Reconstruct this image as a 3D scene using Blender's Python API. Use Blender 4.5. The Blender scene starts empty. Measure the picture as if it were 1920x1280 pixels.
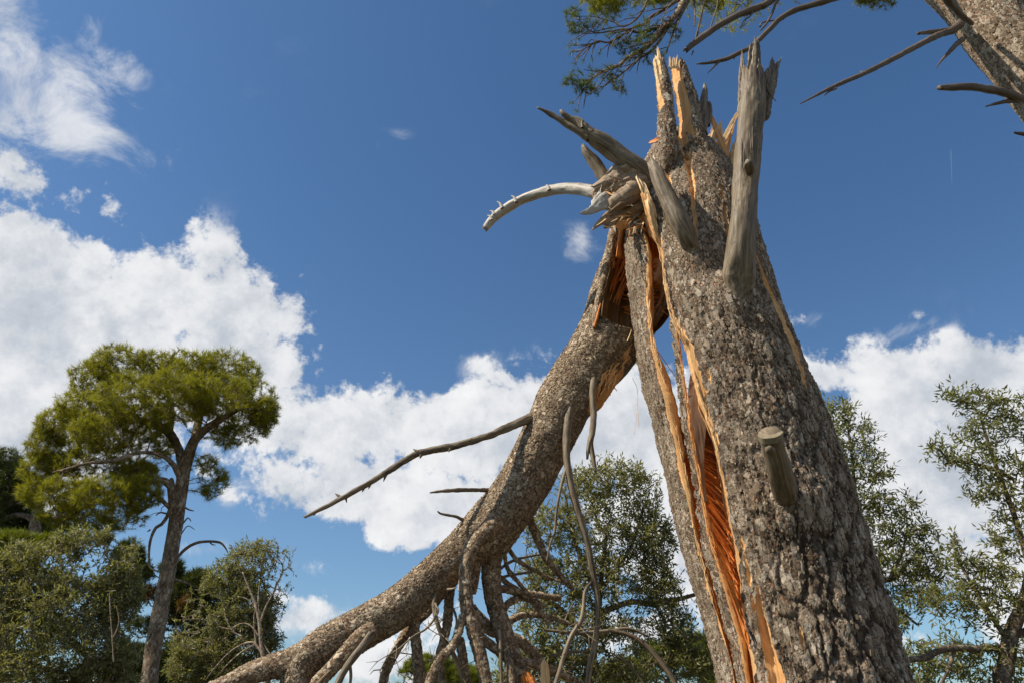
import bpy, math, random
import numpy as np
from mathutils import Vector, Matrix

random.seed(7)
RNG = np.random.default_rng(7)
SC = bpy.context.scene
COL = SC.collection

# ------------------------------------------------------------------ camera
FPX, CXP, CYP = 1400.0, 960.0, 640.0
PITCH = math.radians(28.0)
CAM = np.array([0.0, 0.0, 1.6])
cs_, sn_ = math.cos(PITCH), math.sin(PITCH)
cam_d = bpy.data.cameras.new("camera")
cam_d.sensor_width = 36.0
cam_d.lens = FPX / 1920.0 * 36.0
cam_d.clip_start = 0.05
cam_d.clip_end = 30000.0
cam_o = bpy.data.objects.new("camera", cam_d)
cam_o.location = CAM
cam_o.rotation_euler = (math.radians(90) + PITCH, 0, 0)
COL.objects.link(cam_o)
SC.camera = cam_o


def ray(px, py):
    u = (px - CXP) / FPX
    v = (CYP - py) / FPX
    return np.array([u, cs_ - v * sn_, sn_ + v * cs_])


def at(px, py, Y):
    """the world point seen at this spot of the photograph, Y metres ahead"""
    d = ray(px, py)
    return CAM + d * (Y / d[1])


def mpp(py, Y):
    """metres per photograph pixel at this height of the picture, Y metres ahead"""
    d = ray(CXP, py)
    return (Y / d[1]) / FPX


def proj(P):
    """world points -> photograph pixels"""
    q = np.asarray(P) - CAM
    dep = q[..., 1] * cs_ + q[..., 2] * sn_
    up = -q[..., 1] * sn_ + q[..., 2] * cs_
    return CXP + FPX * q[..., 0] / dep, CYP - FPX * up / dep


# ------------------------------------------------------------------ light
SUN_AZ = math.radians(-105.0)      # measured from +Y (view direction), negative = to the left
SUN_EL = math.radians(47.0)
SUN_DIR = np.array([math.sin(SUN_AZ) * math.cos(SUN_EL), math.cos(SUN_AZ) * math.cos(SUN_EL), math.sin(SUN_EL)])
sun_d = bpy.data.lights.new("sun", 'SUN')
sun_d.energy = 5.0
sun_d.angle = math.radians(0.53)
sun_d.color = (1.0, 0.91, 0.77)
sun_o = bpy.data.objects.new("sun", sun_d)
sun_o.rotation_euler = Vector(SUN_DIR).to_track_quat('Z', 'Y').to_euler()
sun_o.location = (-20, -20, 30)
COL.objects.link(sun_o)

SC.view_settings.view_transform = 'Standard'
SC.view_settings.look = 'None'
SC.view_settings.exposure = 0.32
SC.view_settings.gamma = 1.0
SC.view_settings.use_curve_mapping = False
SC.render.film_transparent = False


# ------------------------------------------------------------------ node helper
class NT:
    def __init__(self, tree):
        self.t = tree
        self.n = tree.nodes
        self.l = tree.links

    def new(self, kind, **kw):
        nd = self.n.new(kind)
        for k, v in kw.items():
            setattr(nd, k, v)
        return nd

    def put(self, sock, v):
        if hasattr(v, 'is_output'):
            self.l.new(v, sock)
        elif v is not None:
            sock.default_value = v

    def math(self, op, a, b=None, c=None, clamp=False):
        nd = self.new('ShaderNodeMath', operation=op, use_clamp=clamp)
        self.put(nd.inputs[0], a)
        if b is not None:
            self.put(nd.inputs[1], b)
        if c is not None:
            self.put(nd.inputs[2], c)
        return nd.outputs[0]

    def vec(self, op, a, b=None, out=0):
        nd = self.new('ShaderNodeVectorMath', operation=op)
        self.put(nd.inputs[0], a)
        if b is not None:
            self.put(nd.inputs[1], b)
        return nd.outputs['Value'] if op in ('DOT_PRODUCT', 'LENGTH', 'DISTANCE') else nd.outputs[0]

    def scale(self, a, s):
        nd = self.new('ShaderNodeVectorMath', operation='SCALE')
        self.put(nd.inputs[0], a)
        self.put(nd.inputs['Scale'], s)
        return nd.outputs[0]

    def noise(self, v, scale, detail=4.0, rough=0.55, out='Fac', dist=0.0, lac=2.0):
        nd = self.new('ShaderNodeTexNoise')
        self.put(nd.inputs['Vector'], v)
        nd.inputs['Scale'].default_value = scale
        nd.inputs['Detail'].default_value = detail
        nd.inputs['Roughness'].default_value = rough
        nd.inputs['Lacunarity'].default_value = lac
        nd.inputs['Distortion'].default_value = dist
        return nd.outputs[out]

    def smooth(self, x, a, b, lo=0.0, hi=1.0):
        nd = self.new('ShaderNodeMapRange', interpolation_type='SMOOTHSTEP')
        self.put(nd.inputs['Value'], x)
        self.put(nd.inputs['From Min'], a)
        self.put(nd.inputs['From Max'], b)
        self.put(nd.inputs['To Min'], lo)
        self.put(nd.inputs['To Max'], hi)
        return nd.outputs[0]

    def mix(self, f, a, b, blend='MIX'):
        nd = self.new('ShaderNodeMix', data_type='RGBA', blend_type=blend)
        self.put(nd.inputs[0], f)
        self.put(nd.inputs[6], a)
        self.put(nd.inputs[7], b)
        return nd.outputs[2]

    def ramp(self, f, stops, interp='LINEAR'):
        nd = self.new('ShaderNodeValToRGB')
        cr = nd.color_ramp
        cr.interpolation = interp
        while len(cr.elements) < len(stops):
            cr.elements.new(0.5)
        for e, (p, c) in zip(cr.elements, stops):
            e.position = p
            e.color = (*c, 1) if len(c) == 3 else c
        self.put(nd.inputs[0], f)
        return nd.outputs[0]


# ------------------------------------------------------------------ sky
def azel(px, py):
    d = ray(px, py)
    d = d / np.linalg.norm(d)
    return math.atan2(d[0], d[1]), math.asin(d[2])


world = bpy.data.worlds.new("World")
SC.world = world
world.use_nodes = True
W = NT(world.node_tree)
W.n.clear()
sky = W.new('ShaderNodeTexSky', sky_type='NISHITA')
sky.sun_disc = False
sky.sun_elevation = SUN_EL
sky.sun_rotation = SUN_AZ
sky.air_density = 1.0
sky.dust_density = 1.1
sky.ozone_density = 2.2
sky.altitude = 50
d_ = W.new('ShaderNodeTexCoord').outputs['Generated']
sep = W.new('ShaderNodeSeparateXYZ')
W.put(sep.inputs[0], d_)
az = W.math('ARCTAN2', sep.outputs[0], sep.outputs[1])
el = W.math('ARCSINE', sep.outputs[2])

# where the cloud banks stand: place in the sky, half width, half height (degrees-ish, from the picture), weight
BANKS = [
    (60, 350, 130, 70, .62), (180, 400, 95, 75, .70), (90, 480, 190, 110, 1.05), (330, 560, 210, 105, 1.1),
    (480, 580, 120, 75, .85), (120, 680, 320, 170, 1.35), (430, 700, 170, 110, 1.05), (40, 860, 170, 130, 1.2),
    (560, 760, 110, 70, .7), (765, 745, 75, 60, .85), (640, 810, 140, 75, 1.1), (820, 800, 220, 80, 1.25), (1000, 800, 170, 75, 1.2),
    (700, 910, 170, 75, 1.2), (830, 950, 200, 65, 1.15), (1150, 820, 170, 110, 1.2), (1290, 800, 110, 90, 1.0), (760, 1000, 80, 35, .75),
    (1150, 960, 170, 90, .8), (1240, 1080, 140, 90, .7),
    (1330, 980, 150, 110, .85), (1180, 1180, 140, 60, .6),
    (1560, 690, 110, 55, .72), (1700, 690, 120, 50, .75), (1850, 720, 190, 80, 1.15), (1640, 800, 160, 90, 1.0), (1800, 880, 240, 130, 1.35),
    (1650, 930, 150, 110, 1.0), (1760, 1040, 160, 80, 1.0), (1900, 1080, 150, 120, 1.0), (1680, 1190, 60, 40, .55),
    (568, 520, 28, 20, .38), (665, 548, 20, 16, .36), (880, 685, 42, 24, .42),
    (1500, 595, 45, 22, .42), (1700, 580, 24, 14, .30), (1760, 620, 45, 20, .40), (440, 930, 30, 26, .45), (510, 915, 70, 18, .30), (600, 1160, 110, 40, .60), (700, 1230, 150, 60, .6), (560, 1060, 90, 22, .30),
    (820, 1150, 120, 60, .5), (420, 1000, 60, 16, .25),
]
# thin torn veils
WISPS = [(40, 110, 110, 130, 1.15), (190, 120, 125, 80, 1.25), (110, 200, 110, 90, 1.15), (150, 250, 85, 60, 1.1), (20, 20, 100, 70, 1.0), (30, 230, 80, 90, .9), (180, 330, 60, 50, .5), (1100, 465, 42, 40, .72), (1065, 512, 44, 22, .5),
         (760, 272, 50, 18, .26), (727, 386, 20, 12, .3), (880, 685, 46, 24, .75), (1500, 595, 50, 22, .75), (1700, 578, 24, 12, .5), (1690, 612, 60, 24, .6), (490, 915, 90, 20, .55), (436, 930, 26, 24, .75), (600, 1170, 130, 45, .8), (560, 1060, 90, 22, .5), (380, 1030, 80, 18, .5), (1620, 700, 80, 60, .7), (280, 300, 60, 60, .3)]
warp = W.noise(d_, 6.0, 2.0, 0.5, 'Color')
# soft edge shift so that the banks do not read as ellipses
wsep = W.new('ShaderNodeSeparateColor')
W.put(wsep.inputs[0], warp)
az_w = W.math('ADD', az, W.math('MULTIPLY', W.math('SUBTRACT', wsep.outputs[0], 0.5), 0.10))
el_w = W.math('ADD', el, W.math('MULTIPLY', W.math('SUBTRACT', wsep.outputs[1], 0.5), 0.07))


def pile(BANKS, k=0.10):
  acc = None
  for (px, py, rx, ry, wgt) in BANKS:
    a0, e0 = azel(px, py)
    a1, _ = azel(px + rx, py)
    a2, _ = azel(px - rx, py)
    _, e1 = azel(px, py - ry)
    _, e2 = azel(px, py + ry)
    ra, re = abs(a1 - a2) / 2 * 1.35, abs(e1 - e2) / 2 * 1.35
    x = W.math('MULTIPLY', W.math('SUBTRACT', az_w, a0), 1 / ra)
    y = W.math('MULTIPLY', W.math('SUBTRACT', el_w, e0), 1 / re)
    q = W.math('ADD', W.math('MULTIPLY', x, x), W.math('MULTIPLY', y, y))
    g = W.math('MULTIPLY', W.math('EXPONENT', W.math('MULTIPLY', q, -1.35)), wgt)
    acc = g if acc is None else W.math('SMOOTH_MAX', acc, g, k)
  return acc


acc = pile(BANKS)
veil = pile(WISPS)
# the same kind of broken cumulus goes on round the horizon outside the picture
out_f = W.smooth(W.math('ABSOLUTE', az), 0.72, 1.05)
band = W.math('MULTIPLY', W.smooth(el, 0.75, 0.25), W.smooth(W.noise(d_, 1.6, 2.0), 0.40, 0.62))
acc = W.math('MAXIMUM', acc, W.math('MULTIPLY', W.math('MULTIPLY', band, out_f), 1.0))


def fbm(vec):
    f_ = W.noise(vec, 7.0, 14.0, 0.62, 'Fac', 0.10, 2.1)
    nd = W.new('ShaderNodeTexVoronoi', feature='F1', normalize=True)
    W.put(nd.inputs['Vector'], W.vec('ADD', vec, W.scale(W.noise(vec, 12.0, 4.0, 0.6, 'Color'), 0.06)))
    nd.inputs['Scale'].default_value = 9.0
    nd.inputs['Detail'].default_value = 5.0
    nd.inputs['Roughness'].default_value = 0.62
    puff = W.math('SUBTRACT', 0.86, nd.outputs['Distance'])
    return W.math('ADD', W.math('MULTIPLY', f_, 0.55), W.math('MULTIPLY', puff, 0.45))


n0 = fbm(d_)
sh = W.vec('ADD', d_, tuple(0.035 * SUN_DIR))
n1 = fbm(sh)
big = W.noise(d_, 9.0, 5.0, 0.5)
nh = W.noise(d_, 26.0, 9.0, 0.68)
dens = W.math('ADD', W.math('MULTIPLY', acc, 0.86), W.math('ADD', W.math('MULTIPLY', W.math('SUBTRACT', n0, 0.5), 3.4), W.math('MULTIPLY', W.math('SUBTRACT', nh, 0.5), 0.9)))
alpha = W.math('MULTIPLY', W.smooth(dens, 0.40, 0.66), W.smooth(acc, 0.06, 0.30))
nv = W.noise(W.vec('MULTIPLY', d_, (1.0, 1.0, 1.5)), 9.5, 14.0, 0.66, 'Fac', 0.75, 2.1)
dv = W.math('ADD', veil, W.math('MULTIPLY', W.math('SUBTRACT', nv, 0.5), 3.0))
av = W.math('MULTIPLY', W.math('MULTIPLY', W.smooth(dv, 0.35, 1.35), W.smooth(veil, 0.05, 0.45)), 0.82)
alpha = W.math('SUBTRACT', 1.0, W.math('MULTIPLY', W.math('SUBTRACT', 1.0, alpha), W.math('SUBTRACT', 1.0, av)))
lit = W.math('ADD', W.math('MULTIPLY', W.math('SUBTRACT', n0, n1), 2.6), 0.66)
thick = W.smooth(dens, 0.75, 1.75)
lit = W.math('SUBTRACT', lit, W.math('MULTIPLY', thick, W.smooth(big, 0.34, 0.62, 0.0, 0.75)))
ccol = W.ramp(lit, [(0.0, (0.40, 0.45, 0.53)), (0.40, (0.58, 0.62, 0.68)), (0.72, (0.84, 0.85, 0.87)), (1.0, (0.97, 0.97, 0.97))])
bg_sky = W.new('ShaderNodeBackground')
tint = W.mix(W.smooth(el, 0.12, 0.80), (0.86, 1.06, 1.18, 1), (0.66, 0.96, 1.17, 1))
skyc = W.mix(1.0, sky.outputs[0], tint, 'MULTIPLY')
W.put(bg_sky.inputs[0], skyc)
bg_sky.inputs[1].default_value = 0.085
bg_cl = W.new('ShaderNodeBackground')
W.put(bg_cl.inputs[0], ccol)
bg_cl.inputs[1].default_value = 0.79
mx = W.new('ShaderNodeMixShader')
W.put(mx.inputs[0], W.math('MULTIPLY', alpha, 0.97))
W.l.new(bg_sky.outputs[0], mx.inputs[1])
W.l.new(bg_cl.outputs[0], mx.inputs[2])
wo = W.new('ShaderNodeOutputWorld')
W.l.new(mx.outputs[0], wo.inputs[0])
world.cycles.sampling_method = 'MANUAL'
world.cycles.sample_map_resolution = 1024


# ------------------------------------------------------------------ numpy noise
def _hash(ix, iy, iz, seed):
    h = (ix.astype(np.int64) * 374761393 + iy.astype(np.int64) * 668265263 + iz.astype(np.int64) * 2147483647 + seed * 974634777) & 0xFFFFFFFF
    h = ((h ^ (h >> 13)) * 1274126177) & 0xFFFFFFFF
    h = h ^ (h >> 16)
    return (h & 0xFFFFFF) / float(0xFFFFFF)


def vnoise(P, seed=0):
    P = np.asarray(P, float)
    i = np.floor(P).astype(np.int64)
    f = P - i
    f = f * f * f * (f * (f * 6 - 15) + 10)
    r = 0
    for dx in (0, 1):
        for dy in (0, 1):
            for dz in (0, 1):
                w = (f[..., 0] if dx else 1 - f[..., 0]) * (f[..., 1] if dy else 1 - f[..., 1]) * (f[..., 2] if dz else 1 - f[..., 2])
                r = r + w * _hash(i[..., 0] + dx, i[..., 1] + dy, i[..., 2] + dz, seed)
    return r * 2 - 1


def fbm_np(P, octaves=4, seed=0, gain=0.5):
    P = np.asarray(P, float)
    r, a = 0, 1.0
    for o in range(octaves):
        r = r + a * vnoise(P, seed + o * 17)
        P = P * 2.03
        a *= gain
    return r


# ------------------------------------------------------------------ mesh helpers
def mesh_np(name, V, faces_list, attrs=None, smooth=True):
    """V (n,3); faces_list: arrays (m,k); attrs: name -> (n,) or (n,3) point data"""
    me = bpy.data.meshes.new(name)
    V = np.asarray(V, np.float32)
    me.vertices.add(len(V))
    me.vertices.foreach_set('co', V.ravel())
    loops, starts, pos = [], [], 0
    for F in faces_list:
        F = np.asarray(F, np.int32)
        if F.size == 0:
            continue
        k = F.shape[1]
        loops.append(F.ravel())
        starts.append(pos + np.arange(len(F), dtype=np.int32) * k)
        pos += F.size
    lv = np.concatenate(loops)
    ls = np.concatenate(starts)
    me.loops.add(len(lv))
    me.loops.foreach_set('vertex_index', lv)
    me.polygons.add(len(ls))
    me.polygons.foreach_set('loop_start', ls)
    me.polygons.foreach_set('use_smooth', np.full(len(ls), smooth, dtype=bool))
    for k, a in (attrs or {}).items():
        a = np.asarray(a, np.float32)
        if a.ndim == 1:
            me.attributes.new(k, 'FLOAT', 'POINT').data.foreach_set('value', a)
        else:
            me.attributes.new(k, 'FLOAT_VECTOR', 'POINT').data.foreach_set('vector', a.ravel())
    me.update(calc_edges=True)
    return me


def link(name, me, mat, parent=None):
    o = bpy.data.objects.new(name, me)
    if mat is not None and not me.materials:
        me.materials.append(mat)
    COL.objects.link(o)
    if parent is not None:
        o.parent = parent
        if parent.type == 'EMPTY':
            o.matrix_parent_inverse = Matrix.Translation(-parent.location)
    return o


def thing(name, label, cat, loc, group=None):
    o = bpy.data.objects.new(name, None)
    o.empty_display_size = 0.2
    o.location = loc
    o['label'] = label
    o['category'] = cat
    if group:
        o['group'] = group
    COL.objects.link(o)
    return o


class Geo:
    """collects pieces into one mesh"""
    def __init__(self):
        self.V, self.F, self.A, self.n = [], {}, {}, 0

    def add(self, V, faces_list, attrs=None):
        V = np.asarray(V, float)
        for F in faces_list:
            F = np.asarray(F, np.int64)
            if F.size:
                self.F.setdefault(F.shape[1], []).append(F + self.n)
        for k, a in (attrs or {}).items():
            self.A.setdefault(k, []).append(np.asarray(a, float))
        self.V.append(V)
        self.n += len(V)

    def mesh(self, name, smooth=True):
        return mesh_np(name, np.concatenate(self.V), [np.concatenate(f) for f in self.F.values()],
                       {k: np.concatenate(a) for k, a in self.A.items()}, smooth)


def grid_faces(n, m, wrap=False):
    i = np.arange(n - 1)[:, None]
    j = np.arange(m if wrap else m - 1)[None, :]
    j2 = (j + 1) % m
    a = i * m + j
    b = i * m + j2
    c = (i + 1) * m + j2
    d = (i + 1) * m + j
    return np.stack([a, b, c, d], -1).reshape(-1, 4)


def catmull(P, step):
    """smooth curve through rows of P (first three columns are the place), about `step` apart"""
    P = np.asarray(P, float)
    if len(P) == 2:
        n = max(2, int(np.linalg.norm(P[1, :3] - P[0, :3]) / step) + 1)
        t = np.linspace(0, 1, n)[:, None]
        return P[0] * (1 - t) + P[1] * t
    Q = np.vstack([2 * P[0] - P[1], P, 2 * P[-1] - P[-2]])
    out = []
    for k in range(1, len(Q) - 2):
        p0, p1, p2, p3 = Q[k - 1], Q[k], Q[k + 1], Q[k + 2]
        n = max(1, int(round(np.linalg.norm((p2 - p1)[:3]) / step)))
        t = (np.arange(n) / n)[:, None]
        out.append(0.5 * (2 * p1 + (p2 - p0) * t + (2 * p0 - 5 * p1 + 4 * p2 - p3) * t ** 2 + (3 * p1 - p0 - 3 * p2 + p3) * t ** 3))
    out.append(Q[-2][None])
    return np.concatenate(out)


def frames(C):
    T = np.gradient(C, axis=0)
    T /= np.linalg.norm(T, axis=1)[:, None] + 1e-12
    N = np.zeros_like(C)
    ref = np.array([0.0, -1.0, 0.0])
    n = ref - T[0] * ref.dot(T[0])
    if np.linalg.norm(n) < 0.2:
        n = np.array([1.0, 0, 0]) - T[0] * T[0][0]
    n /= np.linalg.norm(n)
    for i in range(len(C)):
        n = n - T[i] * n.dot(T[i])
        n /= np.linalg.norm(n) + 1e-12
        N[i] = n
    B = np.cross(T, N)
    return T, N, B


BACK = 0.0        # how much farther back than the traced distance the piece being built stands


def px_path(rows, step):
    """rows of (px, py, radius_px, Y) -> smooth rows of x, y, z, radius"""
    P = []
    for (px, py, r, Y) in rows:
        Y = Y + BACK
        p = at(px, py, Y)
        P.append([*p, r * mpp(py, Y)])
    return catmull(P, step)


def tube(path, sides, lump=0.08, seed=0, lump_scale=3.0, cap_tip=True, cap_root=False, twist=0.0, jag=0.0, flat=None, squash=None, bumps=None, split=None):
    """a limb: path rows x,y,z,r. returns V, faces, attrs with 'bc' = the limb unrolled (x,y across, z along)"""
    path = np.asarray(path, float)
    C, R = path[:, :3], np.maximum(path[:, 3], 0.0008)
    T, N, B = frames(C)
    s = np.concatenate([[0], np.cumsum(np.linalg.norm(np.diff(C, axis=0), axis=1))])
    th = np.linspace(0, 2 * np.pi, sides, endpoint=False)
    n = len(C)
    TH = th[None, :] + twist * s[:, None]
    q = np.stack([np.cos(TH) * 1.3, np.sin(TH) * 1.3, np.repeat((s / max(R.mean(), 0.01))[:, None] / lump_scale, sides, 1)], -1)
    rr = R[:, None] * (1 + lump * fbm_np(q + seed * 7.3, 3, seed))
    if flat is not None:
        rr = rr * np.where(np.cos(TH - flat[0]) > 0, 1 - flat[1] * np.cos(TH - flat[0]) ** 2, 1)
    off = np.cos(TH)[..., None] * N[:, None, :] + np.sin(TH)[..., None] * B[:, None, :]
    if squash is not None:
        d = np.asarray(squash[0], float)
        d /= np.linalg.norm(d)
        off = off - (1 - squash[1]) * (off @ d)[..., None] * d
    V = C[:, None, :] + off * rr[..., None]
    wood = np.zeros((n, sides))
    if split is not None:
        # one side split off flat: (direction, how far out the cut lies as a share of the radius, from, to along the limb)
        d = np.asarray(split[0], float)
        d /= np.linalg.norm(d)
        u = s / s[-1]
        cut = split[1] + 1.2 * np.clip((split[2] - u) / 0.12, 0, 1) + 0.12 * fbm_np(np.stack([u * 9, u * 0, u * 0 + seed], -1), 3, seed)
        h = (off @ d) * rr
        over = np.clip(h - cut[:, None] * R[:, None], 0, None)
        V = V - over[..., None] * d * 0.92
        wood = np.clip(over / (R[:, None] * 0.05), 0, 1)
    if bumps is not None:
        for (c, rad, h) in bumps:
            dd = np.linalg.norm(V - np.asarray(c), axis=-1)
            V = V + off * (h * np.exp(-(dd / rad) ** 2))[..., None]
    if jag > 0:
        # torn end: every strand of the last stretch ends somewhere else
        k = max(2, int(n * 0.16))
        w = np.clip((np.arange(n) - (n - k)) / k, 0, 1)[:, None]
        rnd = RNG.random(sides)
        rnd = np.where(RNG.random(sides) < 0.45, rnd * 0.4, rnd)
        V = V - T[:, None, :] * (w * rnd[None, :] * jag)[..., None]
    bc = np.stack([np.cos(TH) * R[:, None], np.sin(TH) * R[:, None], np.repeat(s[:, None], sides, 1)], -1)
    bc = bc + np.array([seed * 3.17 % 11, seed * 1.71 % 7, seed * 2.3 % 13])
    faces = [grid_faces(n, sides, True)]
    Vf, bf = V.reshape(-1, 3), bc.reshape(-1, 3)
    extraV, extraB, tri = [], [], []
    if cap_tip:
        idx = len(Vf) + len(extraV)
        extraV.append(V[-1].mean(0) - (T[-1] * R[-1] * 0.1 if jag else 0) + (0 if jag else T[-1] * R[-1] * 0.15))
        extraB.append(bc[-1].mean(0))
        j = np.arange(sides)
        tri.append(np.stack([(n - 1) * sides + j, (n - 1) * sides + (j + 1) % sides, np.full(sides, idx)], -1))
    if cap_root:
        idx = len(Vf) + len(extraV)
        extraV.append(V[0].mean(0))
        extraB.append(bc[0].mean(0))
        j = np.arange(sides)
        tri.append(np.stack([(j + 1) % sides, j, np.full(sides, idx)], -1))
    if extraV:
        Vf = np.vstack([Vf, extraV])
        bf = np.vstack([bf, extraB])
        faces.append(np.concatenate(tri))
    z = np.zeros(len(Vf))
    w = z.copy()
    w[:n * sides] = wood.ravel()
    if jag:
        w[(n - 1) * sides:] = 1
    return Vf, faces, {'bc': bf, 'wood': w, 'age': z}


# ------------------------------------------------------------------ materials
def new_mat(name, disp=None):
    m = bpy.data.materials.new(name)
    m.use_nodes = True
    k = NT(m.node_tree)
    k.n.clear()
    out = k.new('ShaderNodeOutputMaterial')
    b = k.new('ShaderNodeBsdfPrincipled')
    k.l.new(b.outputs[0], out.inputs[0])
    if disp:
        m.displacement_method = disp
    return m, k, b, out


def attr(k, name, out='Vector'):
    nd = k.new('ShaderNodeAttribute', attribute_name=name, attribute_type='GEOMETRY')
    return nd.outputs[out]


def wood_colour(k, bc, kind='fresh'):
    v = k.vec('MULTIPLY', bc, (1.0, 1.0, 0.045))
    n1 = k.noise(v, 70, 6, 0.6)
    n2 = k.noise(k.vec('MULTIPLY', bc, (1, 1, 0.10)), 230, 4, 0.6)
    n3 = k.noise(bc, 5.0, 3, 0.5)
    f = k.math('ADD', k.math('MULTIPLY', n1, 0.6), k.math('ADD', k.math('MULTIPLY', n2, 0.28), k.math('MULTIPLY', n3, 0.25)))
    return f, n1, n2


def bark_material(name, scale, depth, age_amt=1.0, tone=1.0, warm=0.0, disp='BOTH', along=0.7):
    m, k, b, out = new_mat(name, disp)
    bc = attr(k, 'bc')
    age = attr(k, 'age', 'Fac')
    wood = attr(k, 'wood', 'Fac')
    wv = k.noise(bc, scale * 0.55, 6, 0.68, 'Color')
    v = k.vec('ADD', bc, k.scale(k.vec('SUBTRACT', wv, (0.5, 0.5, 0.5)), 1.7 / scale))
    vs = k.vec('MULTIPLY', v, (1, 1, along))

    def vor(vec, sc, feature):
        nd = k.new('ShaderNodeTexVoronoi', feature=feature)
        k.put(nd.inputs['Vector'], vec)
        nd.inputs['Scale'].default_value = sc
        nd.inputs['Randomness'].default_value = 1.0
        return nd
    A = vor(vs, scale, 'F1')
    Ae = vor(vs, scale, 'DISTANCE_TO_EDGE').outputs['Distance']
    colA = A.outputs['Color']
    sepA = k.new('ShaderNodeSeparateColor')
    k.put(sepA.inputs[0], colA)
    dlt = k.vec('SUBTRACT', vs, A.outputs['Position'])
    tilt = k.math('MULTIPLY', k.vec('DOT_PRODUCT', dlt, k.vec('SUBTRACT', colA, (0.5, 0.5, 0.5))), scale * 1.7)
    # second layer of flakes lying over the first one
    A2 = vor(k.vec('ADD', vs, (3.3, 1.7, 5.1)), scale * 0.50, 'F1')
    A2e = vor(k.vec('ADD', vs, (3.3, 1.7, 5.1)), scale * 0.50, 'DISTANCE_TO_EDGE').outputs['Distance']
    sep2 = k.new('ShaderNodeSeparateColor')
    k.put(sep2.inputs[0], A2.outputs['Color'])
    dlt2 = k.vec('SUBTRACT', k.vec('ADD', vs, (3.3, 1.7, 5.1)), A2.outputs['Position'])
    tilt2 = k.math('MULTIPLY', k.vec('DOT_PRODUCT', dlt2, k.vec('SUBTRACT', A2.outputs['Color'], (0.5, 0.5, 0.5))), scale * 1.6)
    on2 = k.math('MULTIPLY', k.smooth(k.math('SUBTRACT', sep2.outputs[2], k.math('SUBTRACT', 0.62, k.math('MULTIPLY', age, 0.5))), 0.0, 0.04), k.smooth(A2e, 0.03, 0.07))
    e1 = k.smooth(Ae, 0.0, 0.10)
    hA = k.math('ADD', k.math('MULTIPLY', e1, k.math('ADD', 0.35, k.math('MULTIPLY', sepA.outputs[0], 0.55))), tilt)
    h2 = k.math('ADD', k.math('ADD', 0.55, k.math('MULTIPLY', sep2.outputs[0], 0.6)), tilt2)
    h = k.new('ShaderNodeMix', data_type='FLOAT')
    k.put(h.inputs[0], on2)
    k.put(h.inputs[2], hA)
    k.put(h.inputs[3], h2)
    h = h.outputs[0]
    # big plates and fissures of old bark
    wb = k.vec('ADD', bc, k.scale(k.vec('SUBTRACT', k.noise(bc, 9, 3, 0.6, 'Color'), (0.5, 0.5, 0.5)), 0.06))
    Pe = vor(k.vec('MULTIPLY', wb, (1, 1, 0.46)), 10.5, 'DISTANCE_TO_EDGE').outputs['Distance']
    Pc = k.new('ShaderNodeSeparateColor')
    k.put(Pc.inputs[0], vor(k.vec('MULTIPLY', wb, (1, 1, 0.46)), 10.5, 'F1').outputs['Color'])
    fis = k.math('MULTIPLY', k.smooth(Pe, 0.16, 0.02), age)
    fine = k.noise(bc, 190, 5, 0.65)
    mid = k.noise(bc, 45, 4, 0.6)
    hh = k.math('ADD', k.math('MULTIPLY', h, depth), k.math('MULTIPLY', fis, -0.018 * age_amt))
    hh = k.math('ADD', hh, k.math('MULTIPLY', k.math('SUBTRACT', fine, 0.5), depth * 0.45))
    hh = k.math('ADD', hh, k.math('MULTIPLY', k.math('SUBTRACT', mid, 0.5), depth * 1.1))
    # torn places show the wood below the bark
    fw, w1, w2 = wood_colour(k, bc)
    hw = k.math('MULTIPLY', k.math('SUBTRACT', fw, 0.9), 0.012)
    hmix = k.new('ShaderNodeMix', data_type='FLOAT')
    wsm = k.smooth(wood, 0.35, 0.65)
    k.put(hmix.inputs[0], wsm)
    k.put(hmix.inputs[2], hh)
    k.put(hmix.inputs[3], hw)
    dn = k.new('ShaderNodeDisplacement')
    k.put(dn.inputs['Height'], hmix.outputs[0])
    dn.inputs['Midlevel'].default_value = 0.0
    dn.inputs['Scale'].default_value = 1.0
    k.l.new(dn.outputs[0], out.inputs['Displacement'])
    t = tone

    def c(r, g, bb):
        return (r * t * (1 + warm * 0.4), g * t, bb * t * (1 - warm))
    pick = k.new('ShaderNodeMix', data_type='FLOAT')
    k.put(pick.inputs[0], on2)
    k.put(pick.inputs[2], sepA.outputs[0])
    k.put(pick.inputs[3], sep2.outputs[0])
    pk = k.math('ADD', k.math('MULTIPLY', pick.outputs[0], 0.62), k.math('ADD', k.math('MULTIPLY', fine, 0.38), k.math('MULTIPLY', k.math('SUBTRACT', k.noise(bc, 6, 3, 0.6), 0.5), 0.6)))
    base = k.ramp(pk, [(0.10, c(0.085, 0.055, 0.033)), (0.36, c(0.215, 0.158, 0.106)), (0.62, c(0.37, 0.295, 0.215)), (0.92, c(0.55, 0.47, 0.37))])
    red = k.math('MULTIPLY', k.smooth(sepA.outputs[1], 0.80, 0.86), k.math('SUBTRACT', 1.0, on2))
    base = k.mix(k.math('MULTIPLY', red, 0.7), base, (*c(0.30, 0.165, 0.095), 1))
    base = k.mix(1.0, base, k.ramp(k.math('ADD', k.math('MULTIPLY', Pc.outputs[0], 0.7), k.math('MULTIPLY', k.noise(bc, 3.0, 3, 0.6), 0.5)), [(0.15, (0.80, 0.77, 0.74)), (0.9, (1.12, 1.12, 1.12))]), 'MULTIPLY')
    lich = k.math('MULTIPLY', k.smooth(k.noise(bc, 14, 5, 0.6), 0.60, 0.70), 0.35)
    base = k.mix(lich, base, (*c(0.40, 0.39, 0.31), 1))
    crev = k.math('MULTIPLY', k.math('SUBTRACT', 1.0, e1), k.math('SUBTRACT', 1.0, on2))
    base = k.mix(k.math('MULTIPLY', crev, 0.8), base, (*c(0.085, 0.052, 0.033), 1))
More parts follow.
